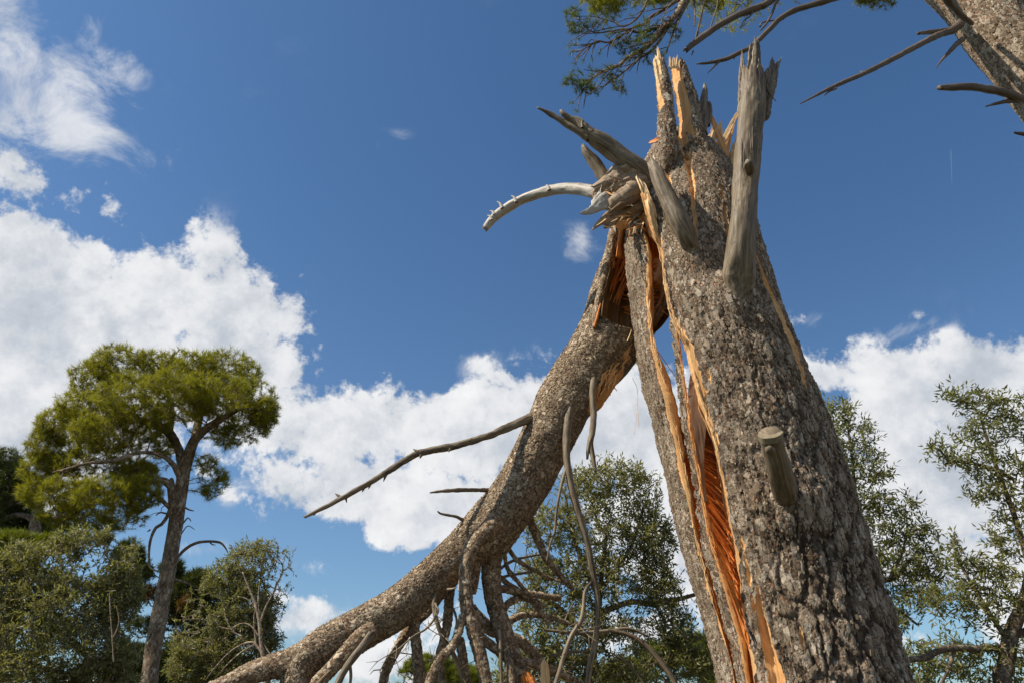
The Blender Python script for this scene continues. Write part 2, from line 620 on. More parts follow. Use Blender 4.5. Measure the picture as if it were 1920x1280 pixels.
    base = k.mix(k.math('MULTIPLY', fis, 0.85), base, (*c(0.06, 0.038, 0.026), 1))
    wc = k.ramp(fw, [(0.34, (0.36, 0.12, 0.035)), (0.52, (0.64, 0.335, 0.125)), (0.75, (0.80, 0.55, 0.28))])
    base = k.mix(wsm, base, wc)
    k.put(b.inputs['Base Color'], base)
    b.inputs['Roughness'].default_value = 0.88
    b.inputs['Specular IOR Level'].default_value = 0.25
    return m


def torn_wood_material(name, stops, depth=0.010, lo=0.30, hi=0.80, cracks=0.0):
    m, k, b, out = new_mat(name, 'BOTH')
    bc = attr(k, 'bc')
    f, n1, n2 = wood_colour(k, bc)
    col = k.ramp(f, [(lo + (hi - lo) * p, c) for p, c in stops])
    h = k.math('MULTIPLY', k.math('SUBTRACT', f, 0.55), depth * 2)
    if cracks:
        cv = k.vec('ADD', k.vec('MULTIPLY', bc, (1, 1, 0.035)), k.scale(k.noise(bc, 14, 3, 0.6, 'Color'), 0.02))
        c1 = k.noise(cv, 42, 3, 0.5)
        line = k.smooth(k.math('ABSOLUTE', k.math('SUBTRACT', c1, 0.5)), 0.030, 0.004)
        line = k.math('MULTIPLY', line, k.smooth(k.noise(bc, 7, 3, 0.6), 0.40, 0.58))
        patch = k.smooth(k.noise(k.vec('MULTIPLY', bc, (1, 1, 0.25)), 11, 5, 0.65), 0.48, 0.66)
        col = k.mix(k.math('MULTIPLY', patch, 0.45 * cracks), col, (0.17, 0.115, 0.065, 1))
        col = k.mix(k.math('MULTIPLY', line, 0.9 * cracks), col, (0.04, 0.028, 0.02, 1))
        h = k.math('ADD', h, k.math('MULTIPLY', line, -0.010 * cracks))
    k.put(b.inputs['Base Color'], col)
    b.inputs['Roughness'].default_value = 0.62
    b.inputs['Specular IOR Level'].default_value = 0.3
    dn = k.new('ShaderNodeDisplacement')
    k.put(dn.inputs['Height'], h)
    dn.inputs['Midlevel'].default_value = 0.0
    k.l.new(dn.outputs[0], out.inputs['Displacement'])
    return m


def leaf_material(name, top, under, rough=0.42, trans=0.25, vary=0.5):
    m, k, b, out = new_mat(name)
    r = attr(k, 'rnd', 'Fac')
    geo = k.new('ShaderNodeNewGeometry')
    dk = tuple(x * (1 - vary * 0.55) for x in top)
    lt = tuple(x * (1 + vary * 0.55) for x in top)
    ct = k.ramp(r, [(0.0, dk), (0.6, top), (1.0, lt)])
    cu = k.mix(r, (*[x * 0.85 for x in under], 1), (*[x * 1.15 for x in under], 1))
    col = k.mix(geo.outputs['Backfacing'], ct, cu)
    k.put(b.inputs['Base Color'], col)
    b.inputs['Roughness'].default_value = rough
    b.inputs['Specular IOR Level'].default_value = 0.32
    tr = k.new('ShaderNodeBsdfTranslucent')
    k.put(tr.inputs[0], k.mix(1.0, ct, (1.5, 1.6, 0.7, 1), 'MULTIPLY'))
    mx = k.new('ShaderNodeMixShader')
    mx.inputs[0].default_value = trans
    k.l.new(b.outputs[0], mx.inputs[1])
    k.l.new(tr.outputs[0], mx.inputs[2])
    k.l.new(mx.outputs[0], out.inputs[0])
    return m


BARK = bark_material('pine_bark', 78.0, 0.0072, 1.0, 1.0, 0.0, along=0.55)
BARK_LIMB = bark_material('pine_limb_bark', 84.0, 0.0046, 0.35, 0.98, 0.08, along=0.85)
BARK_UP = bark_material('pale_pine_bark', 44.0, 0.006, 0.6, 1.15, 0.02)
BARK_FAR = bark_material('far_pine_bark', 34.0, 0.008, 0.4, 0.72, 0.04, disp='BUMP', along=0.5)
BARK_TWIG = bark_material('twig_bark', 60.0, 0.002, 0.0, 0.55, 0.06, disp='BUMP')
BARK_PALE = bark_material('pale_twig_bark', 60.0, 0.002, 0.0, 1.15, 0.0, disp='BUMP')
FRESH = torn_wood_material('fresh_torn_wood', [(0.0, (0.34, 0.095, 0.022)), (0.35, (0.60, 0.245, 0.07)), (0.7, (0.78, 0.45, 0.18)), (1.0, (0.86, 0.60, 0.30))])
ORANGE = torn_wood_material('orange_heartwood', [(0.0, (0.32, 0.065, 0.012)), (0.45, (0.62, 0.185, 0.032)), (0.8, (0.78, 0.33, 0.085)), (1.0, (0.85, 0.50, 0.20))])
PALE = torn_wood_material('pale_split_wood', [(0.0, (0.45, 0.20, 0.075)), (0.35, (0.68, 0.40, 0.17)), (0.7, (0.80, 0.56, 0.29)), (1.0, (0.88, 0.70, 0.44))], 0.006)
DEAD = torn_wood_material('grey_dead_wood', [(0.0, (0.045, 0.030, 0.018)), (0.3, (0.13, 0.095, 0.058)), (0.65, (0.23, 0.180, 0.117)), (1.0, (0.37, 0.305, 0.215))], 0.007, 0.40, 0.74, cracks=1.0)
SILVER = torn_wood_material('silver_dead_wood', [(0.0, (0.20, 0.165, 0.13)), (0.3, (0.38, 0.335, 0.275)), (0.7, (0.50, 0.455, 0.39)), (1.0, (0.60, 0.56, 0.50))], 0.006, 0.36, 0.74, cracks=0.7)
BROWN = torn_wood_material('brown_hollow_wood', [(0.0, (0.055, 0.030, 0.014)), (0.4, (0.13, 0.075, 0.032)), (0.75, (0.23, 0.135, 0.055)), (1.0, (0.36, 0.20, 0.08))], 0.010)
MAUVE = torn_wood_material('grey_brown_inner_wood', [(0.0, (0.11, 0.066, 0.044)), (0.5, (0.165, 0.105, 0.072)), (1.0, (0.24, 0.165, 0.118))], 0.003)

DARKDEAD = torn_wood_material('dark_dead_wood', [(0.0, (0.045, 0.030, 0.02)), (0.3, (0.085, 0.060, 0.040)), (0.65, (0.14, 0.103, 0.070)), (1.0, (0.24, 0.19, 0.14))], 0.004, cracks=0.6)
KNOBW = torn_wood_material('gnarled_wood', [(0.0, (0.09, 0.055, 0.030)), (0.3, (0.24, 0.160, 0.095)), (0.65, (0.36, 0.265, 0.17)), (1.0, (0.48, 0.38, 0.27))], 0.018, 0.38, 0.74, cracks=1.0)

STRAW = torn_wood_material('sawn_wood', [(0.0, (0.13, 0.098, 0.056)), (0.5, (0.22, 0.175, 0.108)), (1.0, (0.33, 0.27, 0.18))], 0.002)


# ================================================================== ground
def build_ground():
    n = 90
    r = np.concatenate([[0], np.geomspace(1.5, 6000, n)])
    th = np.linspace(0, 2 * np.pi, 72, endpoint=False)
    X = r[:, None] * np.cos(th)
    Y = r[:, None] * np.sin(th)
    Z = 0.08 * vnoise(np.stack([X * 0.3, Y * 0.3, 0 * X], -1), 3) * np.clip(r[:, None] / 8, 0, 1) - 0.03
    m, k, b, out = new_mat('shaded_grass_ground')
    tc = k.new('ShaderNodeTexCoord').outputs['Object']
    f = k.noise(tc, 1.3, 8, 0.65)
    g = k.noise(tc, 14, 6, 0.7)
    col = k.ramp(k.math('ADD', k.math('MULTIPLY', f, 0.6), k.math('MULTIPLY', g, 0.4)),
                 [(0.3, (0.025, 0.028, 0.010)), (0.5, (0.055, 0.052, 0.022)), (0.7, (0.10, 0.08, 0.045))])  # dark tones put a shaded grove floor into the colour, cutting bounced light
    k.put(b.inputs['Base Color'], col)
    b.inputs['Roughness'].default_value = 0.95
    bm = k.new('ShaderNodeBump')
    bm.inputs['Distance'].default_value = 0.05
    k.put(bm.inputs['Height'], g)
    k.l.new(bm.outputs[0], b.inputs['Normal'])
    o = link('ground', mesh_np('ground', np.stack([X, Y, Z], -1).reshape(-1, 3), [grid_faces(len(r), 72, True)]), m)
    o['kind'] = 'structure'


build_ground()

# ================================================================== the broken pine
TY = 4.0                                       # metres ahead of the trunk's axis
ROWS = np.array([  # picture row, left edge, right edge of the whole stem
    (1280, 1345, 1692), (1200, 1325, 1668), (1100, 1298, 1640), (1000, 1272, 1612), (900, 1250, 1580), (800, 1229, 1547),
    (700, 1206, 1508), (600, 1190, 1466), (550, 1184, 1450), (500, 1177, 1432), (450, 1172, 1418), (430, 1176, 1414), (415, 1184, 1411), (400, 1192, 1404),
    (380, 1194, 1393), (350, 1193, 1377), (320, 1198, 1362), (300, 1208, 1350), (285, 1218, 1338), (270, 1234, 1326), (258, 1252, 1316), (250, 1268, 1306)], float)


def curve(pts):
    P = np.array(sorted(pts), float)
    return lambda y: np.interp(y, P[:, 0], P[:, 1])


X_M = curve([(250, 1150), (300, 1150), (335, 1165), (350, 1190), (380, 1206), (400, 1216), (415, 1222), (430, 1228), (450, 1240), (500, 1245), (550, 1252), (600, 1264), (640, 1291), (700, 1312), (750, 1323), (800, 1339),
             (850, 1350), (900, 1358), (950, 1365), (1000, 1372), (1050, 1380), (1100, 1388), (1150, 1394), (1200, 1402), (1280, 1414), (1400, 1432)])
LIP = curve([(250, 0), (350, 4), (400, 12), (430, 12), (460, 6), (560, 4), (600, 8), (640, 14), (700, 16), (750, 13), (800, 10), (850, 7), (900, 4), (1000, 2.5), (1100, 3), (1280, 3)])
X_S1 = curve([(428, 1202), (436, 1208), (450, 1212), (500, 1213), (550, 1211), (600, 1214), (640, 1219), (700, 1232), (750, 1246), (800, 1257), (850, 1268), (900, 1279),
              (950, 1291), (1000, 1300), (1050, 1313), (1100, 1327), (1150, 1341), (1200, 1359), (1280, 1377), (1400, 1400)])
TAN1 = curve([(428, 2), (480, 8), (550, 10), (640, 8), (700, 18), (760, 18), (800, 19), (850, 17), (900, 15), (950, 9), (1000, 7), (1100, 6), (1200, 4), (1280, 3)])
X_2L = curve([(565, 1254), (600, 1254), (640, 1260), (700, 1267), (750, 1272), (800, 1278), (850, 1287), (900, 1297), (950, 1304), (1000, 1308), (1050, 1321), (1100, 1335), (1150, 1347), (1200, 1363), (1280, 1380), (1400, 1402)])
X_2R = curve([(565, 1258), (600, 1262), (640, 1271), (700, 1277), (750, 1283), (800, 1288), (850, 1296), (900, 1305), (950, 1314), (1000, 1323), (1050, 1337), (1100, 1353), (1150, 1368), (1200, 1381), (1280, 1394), (1400, 1414)])
X_2T = curve([(565, 1260), (600, 1265), (640, 1275), (700, 1284), (750, 1291), (800, 1301), (850, 1306), (900, 1316), (950, 1327), (1000, 1338), (1050, 1352), (1100, 1368), (1150, 1381), (1200, 1397), (1280, 1409), (1400, 1424)])

# cracks that show wood through the bark: polylines of (px, py, half width)
CRACKS = [
    [(1276, 250, 9), (1283, 266, 10), (1289, 300, 7), (1297, 340, 6), (1300, 380, 4.5), (1304, 420, 3), (1309, 447, 1.5)],
    [(1347, 330, 2), (1358, 385, 2.5), (1364, 430, 3), (1366, 455, 1.5)],
    [(1415, 470, 2.5), (1441, 540, 4), (1468, 600, 4.5), (1493, 660, 5.5), (1509, 712, 3), (1513, 730, 1)],
    [(1419, 1096, 1.5), (1427, 1150, 7), (1439, 1210, 11), (1456, 1280, 16), (1475, 1360, 20)],
    [(1238, 262, 10), (1247, 280, 10), (1250, 300, 7), (1253, 330, 3), (1260, 350, 1)],
    [(1386, 1000, 1.5), (1400, 1055, 2.5), (1409, 1110, 3), (1414, 1150, 1.5)],
    [(1327, 690, 1), (1330, 705, 4), (1332, 716, 2)],
    [(1395, 1225, 1.5), (1402, 1250, 3), (1410, 1290, 3)],
    [(1500, 1175, 1), (1503, 1200, 3), (1507, 1225, 1)],
]


def crack_mask(px, py):
    best = np.full(px.shape, -9.0)
    for line in CRACKS:
        L = np.array(line, float)
        for a, b in zip(L[:-1], L[1:]):
            d = b - a
            t = np.clip(((px - a[0]) * d[0] + (py - a[1]) * d[1]) / (d[0] ** 2 + d[1] ** 2), 0, 1)
            dist = np.hypot(px - a[0] - t * d[0], py - a[1] - t * d[1])
            best = np.maximum(best, (a[2] + t * d[2]) - dist)
    return best


def levels(step, ytop, ybot=None):
    """rows down the stem: centre, radius, row; from the ground upward"""
    cen, rad, rows = [], [], []
    for (y, xl, xr) in ROWS:
        cen.append(at((xl + xr) / 2, y, TY))
        rad.append((xr - xl) / 2 * mpp(y, TY) * 0.978)
        rows.append(y)
    base = cen[0] + np.array([0.07, 0.0, -cen[0][2]])
    P = np.vstack([[*base, 0.56], [*(cen[0] + (base - cen[0]) * 0.5), 0.485], *[[*c, r] for c, r in zip(cen, rad)]])
    yy = np.concatenate([[2296, 1600], rows])
    z = P[:, 2]
    order = np.argsort(z)
    P, yy, z = P[order], yy[order], z[order]
    zt = np.interp(-ytop, -yy, z)
    zb = 0.0 if ybot is None else np.interp(-ybot, -yy, z)
    zv = 1.72
    zs = np.concatenate([np.arange(zb, max(zb, min(zv, zt)), 0.04), np.arange(max(zb, zv), zt, step), [zt]])
    zs = np.unique(zs)
    # smooth interpolation of centre and radius
    def sm(c):
        v = np.interp(zs, z, c)
        kk = max(1, int(0.10 / step))
        ker = np.ones(2 * kk + 1) / (2 * kk + 1)
        return np.convolve(np.pad(v, kk, mode='edge'), ker, 'valid')
    C = np.stack([sm(P[:, 0]), sm(P[:, 1]), zs], -1)
    R = sm(P[:, 3])
    nb = int(0.10 / step)
    return C, R, np.interp(zs, z, yy)


def section_frames(C):
    f = np.stack([-C[:, 0], -C[:, 1], 0 * C[:, 0]], -1)
    f /= np.linalg.norm(f, axis=1)[:, None]
    r = np.stack([-f[:, 1], f[:, 0], 0 * f[:, 0]], -1)      # to the right as seen from the camera
    return f, r


STUB_BUMPS = []


def surf(C, R, f, r, th, extra=0.0):
    """stem surface points for angles th (rows, cols)"""
    q = np.stack([np.sin(th) * 1.2, np.cos(th) * 1.2, np.repeat(C[:, 2:3] * 1.1, th.shape[1], 1)], -1)
    lump = 0.035 * fbm_np(q, 3, 5) + 0.012 * fbm_np(q * 5, 2, 9)
    rr = R[:, None] * (1 + lump) + extra
    d = np.sin(th)[..., None] * r[:, None, :] + np.cos(th)[..., None] * f[:, None, :]
    V = C[:, None, :] + d * rr[..., None]
    for (c, rad, h) in STUB_BUMPS:
        dd = np.linalg.norm(V - np.asarray(c), axis=-1)
        V = V + d * (h * np.exp(-(dd / rad) ** 2))[..., None]
    return V, d, rr


def edge_angle(C, R, f, r, xfun, lo=-150, hi=70):
    """per level the angle at which the stem surface meets the picture line x = xfun(row)"""
    th = np.radians(np.linspace(lo, hi, 120))
    T = np.repeat(th[None, :], len(C), 0)
    V, d, rr = surf(C, R, f, r, T)
    px, py = proj(V)
    F = px - xfun(py)
    res = np.zeros(len(C))
    front = np.radians(-92)
    for i in range(len(C)):
        g = F[i]
        idx = np.where((g[:-1] < 0) & (g[1:] >= 0) & (th[:-1] > front))[0]
        if len(idx):
            k = idx[0]
            t = -g[k] / (g[k + 1] - g[k])
            res[i] = th[k] + t * (th[k + 1] - th[k])
        else:
            res[i] = np.radians(-150) if g[(th > front)][0] >= 0 else np.radians(40)
    k = 9
    ker = np.ones(2 * k + 1) / (2 * k + 1)
    return np.convolve(np.pad(res, k, mode='edge'), ker, 'valid')


def ragged(n, amp, seed, sc):
    z = np.arange(n) * sc
    return amp * (fbm_np(np.stack([z, z * 0, z * 0], -1), 4, seed, 0.7))


BASE = None
C0, R0, Y0 = levels(0.0058, 250)
BASE = C0[0]
PINE = thing('broken_pine', 'storm-broken pine split down its trunk with its bent-over top hanging to the ground', 'tree', tuple(BASE))

# swellings of the stem where dead limbs leave it
for (px, py, Y, rad, h) in [(1384, 552, 3.55, 0.16, 0.050), (1299, 476, 3.58, 0.11, 0.040), (1488, 935, 3.55, 0.14, 0.060), (1205, 335, 3.85, 0.10, 0.03)]:
    STUB_BUMPS.append((at(px, py, Y), rad, h))


def stem_attr(V, th, R, s):
    bc = np.stack([np.cos(th) * R[:, None], np.sin(th) * R[:, None], np.repeat(s[:, None], th.shape[1], 1)], -1)
    return bc


def build_stem():
    C, R, Y = C0, R0, Y0
    f, r = section_frames(C)
    n = len(C)
    tm = edge_angle(C, R, f, r, X_M)
    tm = tm + ragged(n, 0.012, 3, 0.035)
    K1, K2, K3 = 250, 26, 40
    t1 = np.linspace(0, 1, K1)[None, :]
    tf = np.radians(118)
    tb = np.radians(np.interp(Y, [250, 395, 440, 700, 790, 2300], [205, 205, 158, 158, 205, 205]))[:, None]
    th = np.concatenate([tm[:, None] + (tf - tm[:, None]) * t1, tf + (tb - tf) * np.repeat(np.linspace(0, 1, K2 + 1)[None, 1:], n, 0)], 1)
    V, d, rr = surf(C, R, f, r, th)
    px, py = proj(V)
    ck = crack_mask(px, py)
    fr = np.cos(th) > -0.25
    # ragged outline for the cracks
    bc = stem_attr(V, th, R, C[:, 2])
    ck = ck + 2.2 * fbm_np(bc * np.array([40, 40, 14.0]), 3, 31)
    wood = np.clip(0.5 + ck * 0.35, 0, 1) * fr
    V = V - d * (np.clip(ck, 0, 9) * 0.0042 * fr)[..., None]
    zz = np.repeat(C[:, 2:3], th.shape[1], 1)
    age = np.clip((4.3 - zz) / 2.0, 0, 1) * np.clip(0.45 + (th - np.radians(-20)) / np.radians(60), 0.35, 1)
    # jagged top: the shell ends at its own height at every angle
    top = C[-1, 2]
    jag = 0.16 * np.abs(fbm_np(np.stack([th[-1] * 5, th[-1] * 0, th[-1] * 0], -1), 4, 77, 0.75))
    w = np.clip((C[:, 2] - (top - 0.22)) / 0.22, 0, 1)[:, None]
    V[..., 2] -= w * jag[None, :]
    # inner, split side: lip, then the cut plane back to the far side
    lip = LIP(py[:, 0]) * (V[:, 0, 1] / np.array([ray(x, y)[1] for x, y in zip(px[:, 0], py[:, 0])])) / FPX
    lip = lip * (1 + ragged(n, 0.16, 8, 0.022))
    open_ = np.clip((np.radians(205) - 2 * np.pi - tm) / np.radians(-25), 0, 1)   # 0 where the stem is closed again
    P0 = V[:, 0]
    P1 = P0 - r * (lip * 0.55 * open_)[:, None] - f * 0.012
    P2 = P0 - r * (lip * open_)[:, None] - f * 0.05
    PB = V[:, -1]
    u = np.linspace(0, 1, K3 - 2)
    inner = P2[:, None, :] * (1 - u[None, :, None]) + PB[:, None, :] * u[None, :, None]
    dent = 0.035 * fbm_np(np.stack([np.repeat(u[None, :] * 6, n, 0), 0 * zz[:, :K3 - 2] + 3, zz[:, :K3 - 2] * 1.2], -1), 4, 12, 0.6)
    inner = inner + r[:, None, :] * (dent * np.sin(np.pi * u)[None, :])[..., None]
    I = np.concatenate([P1[:, None, :], inner[:, :-1]], 1)
    # order the ring: bark (0..K), then back along the split face
    I = I[:, ::-1]
    Vall = np.concatenate([V, I], 1)
    ui = np.linspace(0.7, 0, I.shape[1])
    bci = np.stack([np.repeat(ui[None, :], n, 0), 0 * I[..., 0] + 2.0, I[..., 2]], -1)
    bca = np.concatenate([bc, bci], 1)
    wa = np.concatenate([wood, np.ones(I.shape[:2])], 1)
    chip = np.clip(3.2 * (0.5 + 0.8 * fbm_np(np.stack([np.arange(n) * 0.07, 0 * tm, 0 * tm], -1), 3, 91, 0.7)), 0.6, 7)
    wa[:, :8] = np.maximum(wa[:, :8], np.clip(chip[:, None] - np.arange(8)[None, :], 0, 1))
    aa = np.concatenate([age, np.zeros(I.shape[:2])], 1)
    m = Vall.shape[1]
    faces = [grid_faces(n, m, True)]
    Vf = Vall.reshape(-1, 3)
    # closing lid a little below the jagged rim
    lid = Vall[-1].mean(0) - np.array([0, 0, 0.12])
    Vf = np.vstack([Vf, lid])
    j = np.arange(m)
    tri = np.stack([(n - 1) * m + j, (n - 1) * m + (j + 1) % m, np.full(m, len(Vf) - 1)], -1)
    me = mesh_np('trunk', Vf, faces + [tri], {'bc': np.vstack([bca.reshape(-1, 3), [[0.3, 2, 6]]]), 'wood': np.append(wa.ravel(), 1), 'age': np.append(aa.ravel(), 0)})
    o = link('trunk', me, BARK, PINE)
    return o, V, d, th, wood, bc


TRUNK, TV, TD, TTH, TWOOD, TBC = build_stem()


def build_strip(name, ytop, xl, xr, tanw, inset, thick, K=90, seed=0, tanedge=None, label=None):
    C, R, Y = levels(0.0064, ytop, 1560)
    f, r = section_frames(C)
    n = len(C)
    tr = edge_angle(C, R, f, r, xr) + ragged(n, 0.008, 20 + seed, 0.03)
    if xl is None:
        tl = np.clip(-np.pi - tr + 0.16, np.radians(-140), np.radians(-98))
        # rounded upper end
        dz = np.clip((C[-1, 2] - C[:, 2]) / 0.12, 0, 1)
        mid = np.radians(-72)
        tl = mid + (tl - mid) * np.sqrt(dz)
        tr = mid + (tr - mid) * np.sqrt(np.clip(dz * 1.2 + 0.02, 0, 1))
    else:
        tl = edge_angle(C, R, f, r, xl) + ragged(n, 0.016, 40 + seed, 0.14)
        dz = np.clip((C[-1, 2] - C[:, 2]) / 0.3, 0.02, 1)
        tl = tr + (tl - tr) * dz ** 0.7
    th = tl[:, None] + (tr - tl)[:, None] * np.linspace(0, 1, K)[None, :]
    V, d, rr = surf(C, R, f, r, th, -inset)
    px, py = proj(V[:, -1])
    w = (tanw(py) if tanw is not None else np.maximum(tanedge(py) - px, 1.0))
    w = w * V[:, -1, 1] / np.array([ray(a, b)[1] for a, b in zip(px, py)]) / FPX
    w = np.maximum(w * (1 + ragged(n, 0.16, 60 + seed, 0.025)), 0.001)
    E0 = V[:, -1]
    tk = thick * np.clip(dz * 1.5, 0.15, 1)
    E1 = E0 + r * (w * 0.35)[:, None] + f * (0.004 + ragged(n, 0.003, 5, 0.05))[:, None]
    E2 = E0 + r * (w * 0.75)[:, None] - f * (w * 0.2)[:, None] + f * ragged(n, 0.006, 6, 0.05)[:, None]
    E3 = E0 + r * w[:, None] - f * (w * 0.55 + 0.01)[:, None]
    E4 = E0 + r * (w * 0.8)[:, None] - f * (tk * 0.9)[:, None]
    # inner wall, parallel to the bark
    KI = 14
    ti = tr[:, None] + (tl - tr)[:, None] * np.linspace(0.05, 1, KI)[None, :]
    VI, _, _ = surf(C, R, f, r, ti, -inset)
    dI = np.sin(ti)[..., None] * r[:, None, :] + np.cos(ti)[..., None] * f[:, None, :]
    VI = VI - dI * tk[:, None, None] * (1 + 0.25 * fbm_np(np.stack([ti * 6, 0 * ti, np.repeat(C[:, 2:3] * 1.5, KI, 1)], -1), 3, 8 + seed))[..., None]
    ring = np.concatenate([V, np.stack([E1, E2, E3, E4], 1), VI], 1)
    bc = stem_attr(V, th, R, C[:, 2])
    m = ring.shape[1]
    bw = np.stack([np.repeat(np.linspace(0, 0.4, m - K)[None, :], n, 0) + seed, np.full((n, m - K), 1.0 + seed), np.repeat(C[:, 2:3], m - K, 1)], -1)
    wood = np.concatenate([np.zeros((n, K)), np.ones((n, m - K))], 1)
    # a reddish seam of inner bark runs along the edge
    chip = np.clip((2.5 if xl is None else 1.6) * (0.5 + 0.8 * fbm_np(np.stack([np.arange(n) * 0.07, 0 * tr, 0 * tr], -1), 3, 92 + seed, 0.7)), 0.6, 6)
    wood[:, K - 7:K] = np.clip(chip[:, None] - np.arange(7)[::-1][None, :], 0, 1)
    bca = np.concatenate([bc, bw], 1)
    Vf = ring.reshape(-1, 3)
    top = ring[-1].mean(0)
    Vf = np.vstack([Vf, top])
    j = np.arange(m)
    tri = np.stack([(n - 1) * m + j, (n - 1) * m + (j + 1) % m, np.full(m, len(Vf) - 1)], -1)
    me = mesh_np(name, Vf, [grid_faces(n, m, True), tri], {'bc': np.vstack([bca.reshape(-1, 3), [[0, 1, 5]]]), 'wood': np.append(wood.ravel(), 1), 'age': np.zeros(len(Vf)) + 0.12})
    o = link(name, me, BARK, PINE)
    if label:
        o['label'] = label
    return o, V, d, bc


SLAB, SV, SD, SBC = build_strip('bark_slab', 427, None, X_S1, TAN1, 0.0, 0.032, 110, 0, None, 'bark-covered slab split away from the left of the trunk')
STRIP, S2V, S2D, S2BC = build_strip('bark_strip', 566, X_2L, X_2R, None, 0.012, 0.022, 40, 3, X_2T, 'narrow strip of bark and tan wood inside the split')


def sheet(name, rows, mat, cols=24, thick=0.03, dish=0.0, rough=0.01, step=0.008, parent=None, seed=0, fibre=(0, 1), label=None):
    """a split board given by rows of (row, x left, x right, Y left, Y right) in the picture"""
    P = []
    for (y, xl, xr, Yl, Yr) in rows:
        P.append([*at(xl, y, Yl + BACK), *at(xr, y, Yr + BACK)])
    P = catmull(np.array(P), step)
    A, B = P[:, :3], P[:, 3:]
    n = len(P)
    u = np.linspace(0, 1, cols)
    s = np.concatenate([[0], np.cumsum(np.linalg.norm(np.diff((A + B) / 2, axis=0), axis=1))])
    V = A[:, None, :] * (1 - u)[None, :, None] + B[:, None, :] * u[None, :, None]
    nrm = np.cross(B - A, np.gradient(A + B, axis=0))
    nrm /= np.linalg.norm(nrm, axis=1)[:, None] + 1e-9
    nrm *= np.sign(nrm[:, 1:2] + 1e-9)                        # away from the camera
    wid = np.linalg.norm(B - A, axis=1)
    q = np.stack([wid[:, None] * u[None, :] * 22, 0 * V[..., 0] + seed, np.repeat(s[:, None] * 1.6, cols, 1)], -1)
    rel = rough * fbm_np(q, 4, 50 + seed, 0.6)
    V = V + nrm[:, None, :] * (dish * np.sin(np.pi * u)[None, :] + rel)[..., None]
    Bk = V + nrm[:, None, :] * thick
    ring = np.concatenate([V, Bk[:, ::-1]], 1)
    bx = wid[:, None] * u[None, :]
    bcf = np.stack([bx + seed, 0 * bx + seed * 0.7, np.repeat(s[:, None], cols, 1)], -1)
    bc = np.concatenate([bcf, bcf[:, ::-1] + 0.31], 1)
    m = 2 * cols
    e0 = np.arange(m // 2 - 1)
    caps = []
    for base_ in (0, (n - 1) * m):
        q4 = np.stack([base_ + e0, base_ + e0 + 1, base_ + m - 2 - e0, base_ + m - 1 - e0], -1)
        caps.append(q4 if base_ else q4[:, ::-1])
    me = mesh_np(name, ring.reshape(-1, 3), [grid_faces(n, m, True), *caps], {'bc': bc.reshape(-1, 3), 'wood': np.ones(n * m), 'age': np.zeros(n * m)})
    o = link(name, me, mat, parent or PINE)
    if label:
        o['label'] = label
    return o


# the grey-brown plank standing in the split, and the orange torn heart of the stem
sheet('inner_plank', [(684, 1299, 1304, 3.90, 3.90), (700, 1295, 1308, 3.88, 3.88), (725, 1292, 1316, 3.86, 3.86), (770, 1291, 1326, 3.84, 3.84), (810, 1297, 1324, 3.81, 3.82),
                      (850, 1303, 1321, 3.79, 3.80), (900, 1311, 1322, 3.77, 3.78), (940, 1320, 1326, 3.75, 3.76)], MAUVE, 20, 0.03, 0.0, 0.004, label='grey plank of old inner wood')
HEART = sheet('heartwood', [(782, 1268, 1345, 4.00, 4.02), (830, 1270, 1362, 3.97, 3.99), (900, 1286, 1376, 3.93, 3.96), (960, 1300, 1384, 3.90, 3.92), (1020, 1312, 1396, 3.88, 3.90),
                            (1080, 1328, 1404, 3.87, 3.88), (1140, 1346, 1410, 3.86, 3.86), (1200, 1366, 1416, 3.86, 3.86), (1300, 1388, 1428, 3.86, 3.86)], ORANGE, 60, 0.05, 0.05, 0.022, 0.006, label='orange torn heartwood deep in the split')


def fibres(name, items, mat, parent, sides=5, stuff=True, label=None):
    """torn strands: each item is rows of (px, py, radius_px, Y)"""
    g = Geo()
    for i, rows in enumerate(items):
        p = px_path(rows, 0.018)
        V, F, A = tube(p, sides, 0.25, 300 + i, 1.5, squash=((RNG.normal(), 1.0, RNG.normal()), 0.55))
        g.add(V, F, A)
    o = link(name, g.mesh(name), mat, parent)
    if stuff:
        o['kind'] = 'stuff'
    if label:
        o['label'] = label
    return o


items = []
for i in range(115):
    t = (i + RNG.random()) / 115
    y0 = 796 + t * 300
    x0 = X_2T(y0) + RNG.uniform(-2, 6)
    dy = 8 + 105 * t ** 1.1 + RNG.uniform(-8, 8)
    x1 = X_M(y0 + dy) - RNG.uniform(-4, 6)
    if x1 < x0 + 6:
        continue
    sag = RNG.uniform(0.3, 0.65)
    Yb = 3.93 - 0.20 * t
    dpt = RNG.uniform(-0.10, 0.05)
    w = RNG.choice([0.7, 1.2, 2.0, 3.0], p=[.35, .35, .2, .1])
    items.append([(x0, y0, w, Yb + dpt), (x0 + (x1 - x0) * .35, y0 + dy * sag * 0.7, w * 1.15, Yb + dpt + .04), (x0 + (x1 - x0) * .7, y0 + dy * (sag + 0.2), w, Yb + dpt + .04), (x1, y0 + dy, w * 0.6, Yb + dpt + .02)])
fibres('torn_fibres', items, ORANGE, HEART)


def fray(name, xfun, y0, y1, count, Yfun, mat, parent, spread=4.0, lmin=14, lmax=44):
    its = []
    for i in range(count):
        y = RNG.uniform(y0, y1)
        L = RNG.uniform(lmin, lmax)
        x = xfun(y) + RNG.uniform(-spread, spread)
        x2 = xfun(y - L) + RNG.uniform(-spread, spread) * 1.1
        w = RNG.choice([0.45, 0.8, 1.3])
        Y = Yfun(y) + RNG.uniform(-0.012, 0.02)
        its.append([(x, y, w, Y), ((x + x2) / 2 + RNG.uniform(-2, 2), y - L / 2, w * 1.1, Y - 0.004), (x2, y - L, 0.25, Y - RNG.uniform(0, .02))])
    fibres(name, its, mat, parent, 4)


